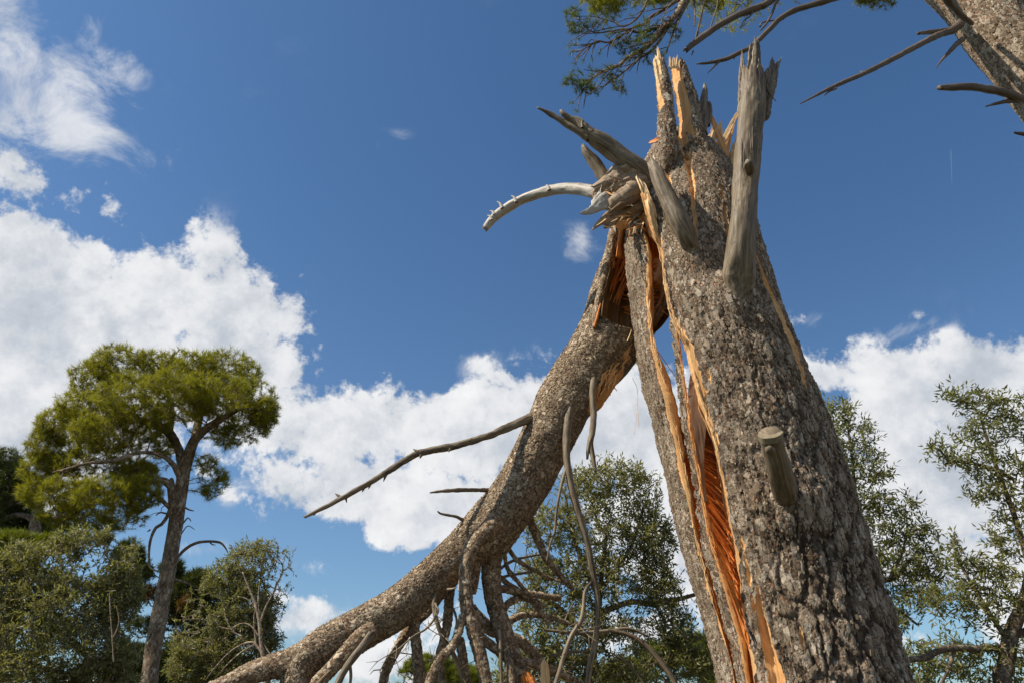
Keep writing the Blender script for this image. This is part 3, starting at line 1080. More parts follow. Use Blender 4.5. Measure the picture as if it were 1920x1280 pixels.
def stem_Y(xfun):
    """distance ahead of the stem's surface where it meets a picture line"""
    ys = np.linspace(430, 1290, 40)
    th_ = edge_angle(C0[::12], R0[::12], *section_frames(C0[::12]), xfun)
    V_, _, _ = surf(C0[::12], R0[::12], *section_frames(C0[::12]), th_[:, None])
    p_ = proj(V_[:, 0])
    o_ = np.argsort(p_[1])
    return lambda y: np.interp(y, p_[1][o_], V_[o_, 0, 1])


_fp = proj(TV[::4, ::4].reshape(-1, 3))
_ff = TV[::4, ::4].reshape(-1, 3)
_ok = np.cos(TTH[::4, ::4].ravel()) > 0.1


def sY(px, py):
    """distance ahead of the stem's bark at this place of the picture"""
    d = np.hypot(_fp[0] - px, _fp[1] - py) + np.where(_ok, 0, 1e5)
    return float(_ff[d.argmin(), 1])


fray('edge_fibres', lambda y: X_S1(y) + TAN1(y) * 0.55, 460, 1270, 150, stem_Y(X_S1), PALE, SLAB, 3.0)
fray('edge_fibres', lambda y: X_M(y) - LIP(y) * 0.6, 440, 900, 90, stem_Y(X_M), PALE, TRUNK, 3.0)
fray('edge_fibres', lambda y: (X_2R(y) + X_2T(y)) / 2, 640, 1270, 110, stem_Y(X_2R), FRESH, STRIP, 4.0)


# ------------------------------------------------------------------ splinters and dead limbs of the standing stem
def limb(name, rows, mat, parent, sides=28, step=0.012, jag=0.0, lump=0.10, seed=1, label=None, **kw):
    p = px_path(rows, step)
    V, F, A = tube(p, sides, lump, seed, 3.0, jag=jag, **kw)
    o = link(name, mesh_np(name, V, F, A), mat, parent)
    if label:
        o['label'] = label
    return o


def splinter(rows, mat, parent, seed, flatdir=(0, 1, 0), ratio=0.4, jag=0.02, label=None):
    return blade('splinter', rows, mat, parent, seed, flatdir, ratio, 1.0, label)


def blade(name, rows, mat, parent, seed, flatdir, ratio, wide=1.0, label=None, rough=0.10, fine=False):
    """a torn blade of wood: hard-edged facets, frayed and pointed at its ends"""
    rg = np.random.default_rng(900 + seed)
    rows = [tuple(x) for x in rows]
    P = px_path(rows, 0.005 if fine else 0.010)
    n = len(P)
    u = np.linspace(0, 1, n)
    P[:, 3] *= wide * np.clip(u / 0.10, 0.25, 1) * np.clip((1 - u) / 0.16, 0.10, 1)
    T, N, B = frames(P[:, :3])
    d = np.asarray(flatdir, float)
    Fd = d[None, :] - T * (T @ d)[:, None]
    Fd /= np.linalg.norm(Fd, axis=1)[:, None] + 1e-9
    Sd = np.cross(T, Fd)
    g = Geo()
    blades = 1 if (P[:, 3].max() < 0.009 or fine) else 3
    s = np.concatenate([[0], np.cumsum(np.linalg.norm(np.diff(P[:, :3], axis=0), axis=1))])
    for b in range(blades):
        K = 22 if fine else 7
        a = np.sort(rg.uniform(0, 2 * np.pi, K)) * 0.35 + np.linspace(0, 2 * np.pi, K, endpoint=False) * 0.65 + rg.uniform(0, 1)
        rad = rg.uniform(0.86, 1.06, K) if fine else rg.uniform(0.7, 1.1, K)
        sh = 0 if blades == 1 else (b - 1) * 0.62
        wd = 1.0 if blades == 1 else 0.55
        a0 = rg.uniform(0, 0.10) if b else 0.0
        a1 = 1 - (rg.uniform(0, 0.22) if b else 0.0)
        env = np.clip((u - a0) / 0.07, 0.05, 1) * np.clip((a1 - u) / 0.10, 0.04, 1)
        wob = 1 + 0.14 * fbm_np(np.stack([s * 14, s * 0 + b, s * 0 + seed], -1), 3, seed + b)
        cs, ss = np.cos(a) * rad, np.sin(a) * rad
        w = P[:, 3] * env * wob
        mid = P[:, :3] + Sd * (P[:, 3] * sh)[:, None] + Fd * (P[:, 3] * rg.uniform(-0.15, 0.15))[:, None]
        w = w * 1.0
        V = mid[:, None, :] + Sd[:, None, :] * (cs[None, :] * (w * wd)[:, None])[..., None] + Fd[:, None, :] * (ss[None, :] * (w * ratio)[:, None])[..., None]
        V = V + (w * rough)[:, None, None] * np.stack([fbm_np(V * 34 + 3, 3, seed), fbm_np(V * 34 + 13, 3, seed + 1), fbm_np(V * 34 + 23, 3, seed + 2)], -1)
        per = np.arange(K) * P[:, 3].max() * 0.9
        bc = np.stack([np.repeat(per[None, :] + seed * 0.37 + b, n, 0), np.full((n, K), seed * 0.11), np.repeat(s[:, None], K, 1)], -1)
        Vf = np.vstack([V.reshape(-1, 3), V[0].mean(0), V[-1].mean(0) + T[-1] * P[-1, 3]])
        bf = np.vstack([bc.reshape(-1, 3), bc[0, 0], bc[-1, 0]])
        j = np.arange(K)
        t1 = np.stack([(j + 1) % K, j, np.full(K, n * K)], -1)
        t2 = np.stack([(n - 1) * K + j, (n - 1) * K + (j + 1) % K, np.full(K, n * K + 1)], -1)
        g.add(Vf, [grid_faces(n, K, True), t1, t2], {'bc': bf, 'wood': np.ones(len(Vf)), 'age': np.zeros(len(Vf))})
    o = link(name, g.mesh(name, fine), mat, parent)
    if label:
        o['label'] = label
    return o


# the tall dead limb on the right of the break, splintered at its top, the hollow suggested by dark blades
s4 = sY(1384, 545)
D4 = limb('dead_limb', [(1380, 584, 3, s4 + .03), (1380, 569, 10, s4 + .03), (1382, 549, 21, s4 + .035), (1385, 520, 30, s4 + .015), (1389, 478, 27, s4 - .055), (1393, 420, 24, s4 - .10), (1398, 350, 23.5, 3.45), (1403, 280, 24, 3.43), (1409, 215, 25.5, 3.42), (1412, 172, 24, 3.42), (1411, 128, 20, 3.42)],
          DEAD, PINE, 56, 0.010, 0.20, 0.10, 4, 'tall grey dead limb with a splintered top', flat=(0.3, 0.10))
for i, rows in enumerate([
        [(1404, 210, 11, 3.40), (1408, 150, 9, 3.40), (1412, 95, 7.5, 3.40), (1414, 63, 4.5, 3.40)],
        [(1414, 190, 10, 3.40), (1418, 130, 8, 3.40), (1420, 66, 4, 3.41)],
        [(1392, 240, 9, 3.41), (1392, 180, 8, 3.41), (1391, 130, 5, 3.41), (1390, 86, 2, 3.41)],
        [(1424, 235, 15, 3.44), (1436, 180, 14, 3.44), (1443, 145, 11, 3.44), (1447, 110, 6, 3.44), (1449, 102, 3, 3.44)],
        [(1434, 200, 10, 3.45), (1447, 160, 9, 3.45), (1455, 128, 5, 3.45), (1468, 101, 1.2, 3.45)],
        [(1400, 250, 8, 3.385), (1402, 200, 7, 3.385), (1401, 150, 4, 3.385), (1400, 118, 1.5, 3.385)]]):
    splinter(rows, DEAD, D4, 400 + i, (0.2, 1, 0), 0.6, 0.05)
for i, rows in enumerate([[(1398, 262, 4, 3.372), (1400, 215, 5, 3.37), (1401, 170, 4, 3.375), (1402, 128, 1.5, 3.385)], [(1411, 300, 3, 3.36), (1411, 240, 5, 3.355), (1413, 180, 4.5, 3.365), (1414, 110, 2, 3.385)],
                          [(1423, 255, 3, 3.375), (1426, 210, 5, 3.37), (1428, 170, 3, 3.385)], [(1392, 330, 2, 3.385), (1393, 270, 3.5, 3.375), (1394, 200, 2, 3.385)]]):
    splinter(rows, DARKDEAD, D4, 420 + i, (0.1, 1, 0), 0.3)  # dark brown blades in front stand in for inner wood and shaded splits
limb('twig', [(1437, 160, 1.5, 3.40), (1445, 178, 1.2, 3.39), (1455, 190, 0.8, 3.38)], DEAD, D4, 6, 0.02)

limb('knot', [(1406, 322, 9, 3.40), (1404, 312, 10, 3.34), (1403, 303, 6, 3.30)], DEAD, D4, 16, 0.01, 0, 0.2, 5)

# leaning dead stub in front of the stem
limb('dead_limb', [(1303, 495, 3, sY(1300, 470) + .03), (1301, 484, 8, sY(1300, 470) + .03), (1296, 466, 15, sY(1300, 470) + .02), (1286, 440, 18.5, sY(1300, 470) - .03), (1271, 410, 18, 3.50), (1254, 375, 17, 3.50), (1240, 345, 15.5, 3.51), (1229, 320, 12, 3.54), (1219, 300, 8, 3.57)],
     DEAD, PINE, 40, 0.010, 0.10, 0.12, 6, 'grey dead limb leaning left across the top of the trunk')
# long forked dead limb pointing up to the left
D1 = limb('dead_limb', [(1215, 338, 24, 3.80), (1198, 319, 21, 3.76), (1170, 298, 18, 3.72), (1145, 279, 17, 3.70), (1120, 262, 16, 3.68), (1098, 247, 12, 3.66)],
          DEAD, PINE, 36, 0.010, 0.06, 0.12, 7, 'forked dead limb pointing up to the left')
limb('fork', [(1108, 252, 11, 3.66), (1085, 232, 9, 3.65), (1068, 222, 6, 3.64), (1056, 214, 5, 3.63), (1051, 207, 3, 3.63)], DEAD, D1, 14, 0.012, 0.03, 0.25, 8)
limb('fork', [(1104, 260, 8, 3.67), (1076, 241, 7, 3.66), (1050, 225, 5.5, 3.65), (1028, 212, 4, 3.64), (1006, 201, 1.6, 3.63)], DEAD, D1, 14, 0.012, 0.03, 0.2, 9)
limb('spur', [(1092, 240, 3, 3.62), (1091, 230, 2, 3.62), (1092, 224, 0.8, 3.62)], DEAD, D1, 6, 0.01)
limb('dead_limb', [(1140, 348, 12, 3.86), (1130, 328, 11.5, 3.84), (1115, 305, 11, 3.83), (1102, 289, 9, 3.82), (1094, 275, 5, 3.81), (1092, 270, 2, 3.81)], DEAD, PINE, 24, 0.010, 0.05, 0.14, 10,
     'short dark dead stub above the curved pale limb')
# pale curved limb with the gnarled knob it grew from
KNOB = limb('gnarled_knob', [(1112, 362, 13, 3.80), (1128, 358, 19, 3.80), (1146, 356, 30, 3.82), (1165, 354, 40, 3.85), (1186, 352, 42, 3.88), (1205, 352, 34, 3.92)], KNOBW, PINE, 90, 0.006, 0, 0.42, 11,
            'gnarled grey knob where the fallen top is hinged')
limb('dead_limb', [(1135, 360, 20, 3.79), (1118, 361, 13.5, 3.82), (1095, 356, 11.5, 3.88), (1062, 354, 10.5, 3.97), (1025, 359, 10, 4.06), (985, 372, 9.5, 4.15), (950, 391, 9, 4.22), (926, 409, 8.5, 4.26), (908, 431, 6.5, 4.28)],
     SILVER, PINE, 28, 0.010, 0.03, 0.12, 12, 'pale silver limb curving down to the left')
for (px, py, dx, dy) in [(1030, 352, -6, -5), (968, 374, -9, -7), (942, 386, -10, -8), (927, 398, -9, -2), (922, 408, -8, -4)]:
    Ysp = np.interp(px, [908, 1118], [4.27, 3.82])
    limb('spur', [(px, py + 5, 4, Ysp), (px + dx * .4, py + dy * .4, 2.5, Ysp), (px + dx, py + dy, 0.8, Ysp)], SILVER, PINE, 7, 0.008)
# layers of the knob, its painted dark slit and torn tatters
VIEW = (0.15, 1.0, 0.35)
for i, (rows, mat, fd, ra) in enumerate([
        ([(1106, 361, 11, 3.80), (1126, 360, 18, 3.77), (1148, 352, 27, 3.75), (1172, 341, 30, 3.74), (1196, 334, 22, 3.76)], KNOBW, VIEW, 0.3),
        ([(1136, 334, 5, 3.80), (1156, 323, 10, 3.75), (1180, 317, 12, 3.73), (1204, 322, 9, 3.74)], KNOBW, VIEW, 0.8),
        ([(1140, 392, 8, 3.76), (1160, 374, 15, 3.71), (1184, 358, 17, 3.70), (1208, 350, 12, 3.72)], KNOBW, VIEW, 0.7),
        ([(1144, 410, 8, 3.78), (1164, 400, 15, 3.76), (1188, 390, 17, 3.75), (1212, 378, 10, 3.76)], KNOBW, VIEW, 0.6),
        ([(1150, 432, 9, 3.82), (1166, 418, 13, 3.80), (1186, 402, 12, 3.79), (1206, 386, 8, 3.80)], FRESH, VIEW, 0.6),
        ([(1142, 398, 2, 3.72), (1162, 387, 6, 3.70), (1186, 375, 7, 3.695), (1206, 364, 3, 3.71)], BROWN, VIEW, 0.4)]):  # dark brown blade in front, painted stand-in for the shaded slit
    blade('knob_fold_or_slit', rows, mat, KNOB, 20 + i, fd, ra, wide=0.95, rough=0.16, fine=True)
for i, (rows, mat) in enumerate([
        ([(1150, 372, 18, 3.76), (1128, 383, 14, 3.74), (1106, 396, 7, 3.73), (1082, 402, 1.5, 3.72)], SILVER),
        ([(1136, 364, 12, 3.77), (1120, 376, 9, 3.75), (1112, 390, 5, 3.74), (1102, 399, 1.0, 3.73)], SILVER),
        ([(1156, 404, 11, 3.78), (1136, 413, 9, 3.76), (1121, 421, 5, 3.75), (1107, 435, 1.0, 3.74)], KNOBW),
        ([(1154, 412, 8, 3.78), (1142, 422, 5, 3.77), (1130, 430, 1.0, 3.76)], KNOBW)]):
    blade('tatter', rows, mat, KNOB, 30 + i, VIEW, 0.3, wide=1.1, rough=0.12, fine=True)
for i in range(64):
    x, y = RNG.uniform(1132, 1208), RNG.uniform(322, 432)
    a = RNG.uniform(2.2, 3.6) if RNG.random() < 0.6 else RNG.uniform(0.6, 2.4)
    L = RNG.uniform(10, 34)
    Yk = 3.71 + RNG.uniform(-.02, .05) + 0.0006 * (1208 - x)
    splinter([(x, y, RNG.uniform(1.2, 3.4), Yk), (x + L * .5 * math.cos(a), y + L * .5 * math.sin(a) * .6, 1.8, Yk - .015), (x + L * math.cos(a), y + L * math.sin(a) * .6 + RNG.uniform(-2, 4), .4, Yk - .03)],
             (KNOBW, PALE, DEAD, FRESH)[i % 4], KNOB, 150 + i, (RNG.uniform(-.4, .4), 1, RNG.uniform(-.3, .3)), 0.4)
# bright torn wood round the hinge
for i, (rows, mat) in enumerate([
        ([(1202, 366, 7, 3.76), (1192, 388, 8, 3.78), (1182, 408, 7, 3.80), (1174, 424, 4, 3.82)], FRESH),
        ([(1216, 268, 3, 3.78), (1232, 262, 5, 3.72), (1247, 250, 4, 3.68), (1254, 244, 1.5, 3.66)], ORANGE),
        ([(1192, 444, 6, 3.86), (1200, 430, 10, 3.86), (1214, 418, 12, 3.86), (1228, 412, 8, 3.86)], ORANGE)]):
    splinter(rows, mat, PINE, 40 + i, (0.1, 1, 0.1), 0.45, 0.02)
for i in range(9):
    o_ = RNG.uniform(-6, 7)
    k0, k1 = RNG.uniform(0, 0.35), RNG.uniform(0.6, 1)
    ln = np.array([(1194, 326, 3.70), (1203, 345, 3.67), (1212, 370, 3.655), (1219, 395, 3.66), (1225, 422, 3.68), (1234, 450, 3.69), (1242, 470, 3.69)])
    tq = np.linspace(k0, k1, 5) * 6
    pts_ = [(np.interp(q, range(7), ln[:, 0]) + o_ + RNG.uniform(-1.5, 1.5), np.interp(q, range(7), ln[:, 1]), 4.2, np.interp(q, range(7), ln[:, 2]) + RNG.uniform(-.01, .02)) for q in tq]
    splinter(pts_, PALE if i % 3 else FRESH, PINE, 120 + i, (RNG.uniform(-.4, .4), 1, 0), 0.5)
sheet('torn_hinge', [(352, 1196, 1215, 3.84, 3.80), (375, 1190, 1226, 3.88, 3.86), (400, 1180, 1236, 3.92, 3.92), (425, 1168, 1246, 3.96, 3.98), (450, 1160, 1250, 4.02, 4.02), (480, 1156, 1256, 4.06, 4.06)], ORANGE, 40, 0.04, 0.06, 0.025, seed=2, label='orange torn wood at the hinge')
items = []
for i in range(34):
    x, y = RNG.uniform(1172, 1226), RNG.uniform(392, 446)
    a = RNG.uniform(-0.9, 0.7)
    L = RNG.uniform(14, 36)
    Yb = RNG.uniform(3.76, 3.84)
    items.append([(x, y, 1.1, Yb), (x + L * .4 * math.cos(a), y + L * .4 * math.sin(a) - RNG.uniform(0, 8), 1.4, Yb - .04), (x + L * math.cos(a), y + L * math.sin(a), .7, Yb + .0)])
fibres('curled_shavings', items, FRESH, PINE)

# upright spikes left standing on the break
K1 = limb('bark_spike', [(1250, 350, 5, 3.80), (1251, 322, 13, 3.755), (1252, 290, 16.5, 3.71), (1251, 255, 15.5, 3.70), (1248, 210, 14.5, 3.70), (1244, 165, 13.5, 3.70), (1239, 132, 11, 3.70), (1236, 112, 8, 3.70)], BARK, PINE, 60, 0.006, 0.06, 0.10, 50, 'thin upright spike of bark', split=((-1, -0.25, 0), 0.62, 0.55, 1))
splinter([(1243, 175, 4, 3.665), (1238, 150, 6, 3.665), (1233, 122, 7, 3.665), (1227, 101, 5, 3.665)], PALE, K1, 51, (0.3, 1, 0), 0.5, 0.03)
splinter([(1240, 130, 4, 3.68), (1236, 108, 3, 3.68), (1232, 84, 0.8, 3.68)], PALE, K1, 52, (0.3, 1, 0), 0.6, 0)
K2 = limb('bark_spike', [(1314, 372, 10, 3.86), (1312, 345, 24, 3.82), (1306, 305, 29, 3.79), (1300, 270, 27, 3.78), (1294, 230, 21.5, 3.78), (1287, 185, 19, 3.78), (1277, 145, 16, 3.78), (1269, 118, 13.5, 3.78)], BARK, PINE, 84, 0.006, 0.07, 0.10, 53, 'thick upright spike with a pale split face', split=((-1, -0.55, 0), 0.55, 0.34, 1))
for i, (a, b) in enumerate([((1257, 118), (1255, 104)), ((1263, 116), (1263, 106)), ((1268, 116), (1270, 101)), ((1272, 120), (1276, 112))]):
    splinter([(a[0], a[1] + 14, 3, 3.72), (*a, 2.6, 3.72), (*b, 0.5, 3.72)], PALE, K2, 60 + i, (0, 1, 0), 0.6, 0)
limb('dead_limb', [(1314, 252, 12, 3.86), (1316, 228, 11, 3.86), (1319, 200, 9, 3.86), (1321, 175, 6, 3.86), (1321, 156, 2, 3.86)], DEAD, PINE, 22, 0.010, 0.03, 0.18, 65, 'small dark dead stub behind the thick spike')
limb('spur', [(1326, 235, 6, 3.88), (1331, 205, 5, 3.88), (1329, 190, 2, 3.88)], DEAD, PINE, 10, 0.01, 0.02, 0.25, 66)
fan = [((1366, 300), (1328, 204), 6), ((1350, 300), (1352, 222), 5), ((1330, 275), (1340, 238), 3.5), ((1345, 290), (1387, 203), 5), ((1352, 300), (1379, 228), 3.5), ((1328, 285), (1354, 224), 5),
       ((1366, 320), (1381, 252), 6), ((1374, 330), (1388, 262), 6), ((1340, 300), (1334, 232), 4), ((1358, 315), (1344, 252), 7), ((1378, 350), (1374, 280), 7), ((1384, 372), (1380, 300), 6), ((1362, 290), (1372, 246), 3), ((1336, 270), (1330, 250), 6)]
for i, (a, b, w) in enumerate(fan):
    Y = 3.90 + 0.02 * (i % 5)
    mid = ((a[0] * .5 + b[0] * .5) + RNG.uniform(-1, 1), a[1] * .5 + b[1] * .5)
    splinter([(*a, w, Y), (*mid, w * 0.95, Y), (b[0] * .85 + a[0] * .15, b[1] * .85 + a[1] * .15, w * 0.6, Y), (*b, 0.5, Y)], PALE if i % 4 else FRESH, PINE, 70 + i, (RNG.uniform(-.6, .6), 1, 0), 0.35, 0)
sheet('torn_crown', [(262, 1318, 1338, 3.98, 4.0), (290, 1330, 1368, 3.96, 3.98), (330, 1352, 1388, 3.92, 3.94), (370, 1366, 1400, 3.88, 3.90), (420, 1380, 1408, 3.86, 3.88)], PALE, 30, 0.05, 0.02, 0.03, seed=5, label='pale splintered wood behind the tall dead limb')

# the sawn stub low on the stem
s5 = sY(1476, 930)
print("SURF", s4, sY(1300, 470), s5, sY(1205, 335))
STUB = limb('sawn_stub', [(1477, 970, 3, s5 + .03), (1477, 957, 11, s5 + .03), (1475, 940, 19, s5 + .03), (1470, 914, 24, s5 - .03), (1461, 880, 22.5, s5 - .15), (1452, 845, 21.5, s5 - .24), (1444, 812, 21.5, s5 - .32)], DEAD, PINE, 48, 0.008, 0, 0.06, 90, 'sawn-off grey stub with a knot')
_p = px_path([(1452, 845, 21.5, s5 - .24), (1444, 812, 21.5, s5 - .32)], 0.01)
_t = _p[-1, :3] - _p[0, :3]
_t /= np.linalg.norm(_t)
_t = _t * 0.8 + np.array([0, 0, 0.25])           # sawn a little askew
_t /= np.linalg.norm(_t)
_u = np.cross(_t, [0, 0, 1.0])
_u /= np.linalg.norm(_u)
_v = np.cross(_t, _u)
_a = np.linspace(0, 2 * np.pi, 48, endpoint=False)
_r = _p[-1, 3] * (1.02 + 0.03 * np.sin(3 * _a) + 0.02 * np.sin(7 * _a + 1))
_c = _p[-1, :3] + _t * 0.002
_ring = _c + np.cos(_a)[:, None] * _u * _r[:, None] + np.sin(_a)[:, None] * _v * _r[:, None]
_V = np.vstack([_ring - _t * 0.03, _ring, _ring, [_c]])
_j = np.arange(48)
_k = (_j + 1) % 48
_bc = np.vstack([_V[:96], np.stack([np.cos(_a) * _r, np.zeros(48), np.sin(_a) * _r], -1), [[0, 0, 0]]])
o = link('cut_end', mesh_np('cut_end', _V, [np.stack([_j, _k, _k + 48, _j + 48], -1), np.stack([_j + 96, _k + 96, np.full(48, 144)], -1)], {'bc': _bc}, False), STRAW, STUB)
o['label'] = 'pale flat sawn end'
limb('knot', [(1448, 848, 9, s5 - .24), (1444, 843, 9, s5 - .30), (1443, 839, 6, s5 - .325), (1443, 838, 2, s5 - .31)], DEAD, STUB, 16, 0.006, 0, 0.12, 91)


# ================================================================== the bent-over top of the broken pine
BACK = 0.45
FP = px_path([(1206, 392, 42, 3.98), (1202, 440, 56, 4.0), (1194, 500, 67, 4.02), (1180, 558, 71, 4.04), (1155, 612, 66, 4.05), (1124, 662, 61, 4.05), (1093, 704, 56, 4.05), (1060, 750, 52, 4.03), (1035, 800, 49.5, 4.01), (1010, 848, 48, 4.0), (983, 900, 47, 4.0), (952, 948, 48, 4.0), (916, 990, 46, 4.0),
              (872, 1030, 39, 3.99), (827, 1070, 36, 3.98), (782, 1108, 36.5, 3.97), (732, 1147, 37, 3.95), (683, 1175, 37, 3.93), (638, 1199, 38, 3.91), (596, 1222, 36, 3.89), (565, 1252, 33, 3.88), (556, 1300, 32, 3.88), (552, 1400, 31, 3.88), (548, 1700, 27, 3.88), (546, 2300, 25, 3.88)], 0.0062)
keep = np.concatenate([np.arange(0, np.argmax(FP[:, 2] < 1.66)), np.arange(np.argmax(FP[:, 2] < 1.66), len(FP), 6)])
FP = FP[keep]
fb = [(at(990, 785, 3.9), 0.06, 0.02), (at(690, 1195, 3.85), 0.10, 0.03), (at(1108, 700, 3.9), 0.08, 0.03), (at(950, 985, 3.9), 0.15, 0.04), (at(770, 1130, 3.9), 0.07, 0.025)]
V, F, A = tube(FP, 190, 0.055, 200, 2.5, bumps=fb)
# the torn upper end: the side toward the standing stem is gone, only a shell is left
_n = len(FP)
_G = V[:_n * 190].reshape(_n, 190, 3)
_c, _R = FP[:, :3], FP[:, 3]
_px, _py = proj(_c)
_d = np.array([0.06, -0.98, 0.10])
_d /= np.linalg.norm(_d)
_s = np.concatenate([[0], np.cumsum(np.linalg.norm(np.diff(_c, axis=0), axis=1))])
_cut = np.interp(_s, [0, _s[np.argmax(_py > 605)], _s[np.argmax(_py > 655)], _s[-1]], [0.58, 0.58, 1.3, 1.4])
_cut = _cut + 0.10 * fbm_np(np.stack([_s * 9, _s * 0, _s * 0], -1), 3, 4)
_h = ((_G - _c[:, None]) @ _d)
_over = np.clip(_h - (_cut * _R)[:, None], 0, None)
_hollow = np.clip(_over / (0.06 * _R[:, None]), 0, 1)
_G -= (_over + 0.85 * _R[:, None] * _hollow * np.clip(_over / (0.35 * _R[:, None]), 0, 1))[..., None] * _d
A['wood'][:_n * 190] = _hollow.ravel()

A['age'] = A['age'] + 0.05
FALLEN = link('fallen_trunk', mesh_np('fallen_trunk', V, F, A), BARK_LIMB, PINE)
FALLEN['label'] = 'bent-over top of the trunk sloping down to the left'
FV, FA = V, A

# hollow, torn upper end
limb('bark_edge', [(1158, 405, 9, 3.86), (1149, 440, 10, 3.84), (1138, 490, 10, 3.83), (1127, 540, 9, 3.82), (1119, 580, 7.5, 3.82), (1115, 606, 5.5, 3.82), (1114, 618, 3, 3.82)], BARK_LIMB, FALLEN, 40, 0.008, 0.02, 0.15, 210, squash=((1, 0.2, 0), 0.7))
limb('torn_edge', [(1126, 570, 1.5, 3.785), (1119, 596, 2.2, 3.785), (1114, 614, 1.8, 3.79)], ORANGE, FALLEN, 9, 0.01, 0.01, 0.2, 211)
sheet('hollow', [(398, 1172, 1240, 3.90, 3.94), (440, 1158, 1254, 3.90, 3.96), (500, 1144, 1262, 3.90, 3.98), (545, 1134, 1266, 3.90, 3.99), (580, 1128, 1262, 3.90, 3.98), (612, 1130, 1240, 3.92, 3.96), (632, 1140, 1215, 3.94, 3.96)], BROWN, 60, 0.03, 0.11, 0.03, 0.008, FALLEN, 7, label='brown hollow inside of the bent-over top')
items = []
for i in range(70):
    a = RNG.uniform(-0.25, 0.85)
    x0, y0 = 1172 + RNG.uniform(-8, 20), 440 + RNG.uniform(-14, 150)
    L = RNG.uniform(35, 95)
    x1, y1 = x0 + L * math.cos(a), y0 + L * math.sin(a) * 0.5 - 20
    items.append([(x0, y0, 1.0, 3.97), ((x0 + x1) / 2, (y0 + y1) / 2 + 5, 1.8, 4.0), (min(x1, 1258), y1, .8, 3.97)])
for i in range(26):
    x0, y0 = 1136 + RNG.uniform(0, 24), 520 + RNG.uniform(-70, 60)
    items.append([(x0 + 6, y0, 1.2, 3.92), (x0 + 20, y0 - 34, 1.6, 3.96), (x0 + 40, y0 - RNG.uniform(50, 80), .8, 3.97)])
fibres('torn_fibres', items, ORANGE, FALLEN)
# torn underside, facing down to the right
TORN = sheet('torn_underside', [(632, 1190, 1202, 3.95, 4.06), (662, 1166, 1192, 3.92, 4.06), (692, 1143, 1170, 3.91, 4.05), (722, 1126, 1149, 3.91, 4.04), (750, 1113, 1128, 3.92, 4.03), (772, 1104, 1109, 3.94, 4.0)], FRESH, 30, 0.04, -0.02, 0.03, 0.008, FALLEN, 9, label='orange torn underside')
items = []
for i in range(46):
    t = RNG.random()
    x0, y0 = 1188 - 72 * t + RNG.uniform(-10, 6), 640 + 92 * t + RNG.uniform(-8, 14)
    L = RNG.uniform(18, 40)
    items.append([(x0, y0, 1.3, 3.90), (x0 - L * .25 + RNG.uniform(-6, 6), y0 + L * .5, 1.6, 3.89), (x0 - L * .2 + RNG.uniform(-9, 9), y0 + L, .6, 3.92)])
fibres('torn_fibres', items, FRESH, TORN)
items = [[(1186, 708, .6, 3.9), (1195, 730, .5, 3.9), (1194, 760, .3, 3.9)], [(1198, 800, .5, 3.8), (1196, 770, .5, 3.8)], [(1218, 640, 1, 3.6), (1238, 665, 1, 3.6), (1268, 708, .7, 3.6)],
         [(1176, 640, 1, 3.62), (1181, 628, 1, 3.62), (1184, 618, .5, 3.62)], [(1190, 640, 1.1, 3.6), (1210, 655, 1, 3.6), (1232, 672, .8, 3.6)], [(1241, 582, 1, 3.7), (1254, 592, .9, 3.7)], [(1264, 602, 1, 3.7), (1276, 610, .8, 3.7)],
         [(1196, 745, .5, 3.62), (1192, 790, .4, 3.62), (1189, 815, .3, 3.62)], [(1265, 763, 1.2, 3.75), (1274, 790, 1.4, 3.75), (1278, 800, .6, 3.75)], [(1272, 720, 1.5, 3.8), (1290, 728, 1.2, 3.85), (1297, 733, .8, 3.9)]]
fibres('loose_splinters', items, PALE, PINE, 4)

# left fork of the top
limb('limb', [(600, 1215, 30, 3.88), (560, 1236, 27, 3.87), (520, 1246, 22, 3.85), (478, 1259, 19.5, 3.83), (440, 1276, 18, 3.81), (380, 1306, 16, 3.79), (300, 1360, 14, 3.75)], BARK_LIMB, FALLEN, 90, 0.0065, 0, 0.08, 220)
limb('limb', [(700, 1180, 18, 3.86), (676, 1196, 17, 3.83), (654, 1218, 14.5, 3.81), (625, 1248, 13, 3.79), (596, 1280, 12, 3.77), (560, 1330, 11, 3.75)], BARK_LIMB, FALLEN, 60, 0.007, 0, 0.08, 221)
limb('limb', [(697, 1188, 8, 3.78), (688, 1200, 7.5, 3.77), (670, 1224, 7, 3.75), (650, 1249, 6.5, 3.74), (634, 1280, 6.5, 3.73), (610, 1330, 6, 3.72)], DEAD, FALLEN, 24, 0.010, 0, 0.10, 222)
limb('limb', [(655, 1240, 3, 3.76), (658, 1262, 3, 3.75), (656, 1290, 2.5, 3.74)], DEAD, FALLEN, 8, 0.02)
splinter([(622, 1254, 2.5, 3.74), (604, 1272, 3.2, 3.73), (588, 1292, 3.2, 3.72)], BROWN, FALLEN, 223, (0, 1, 0), 0.5, 0)

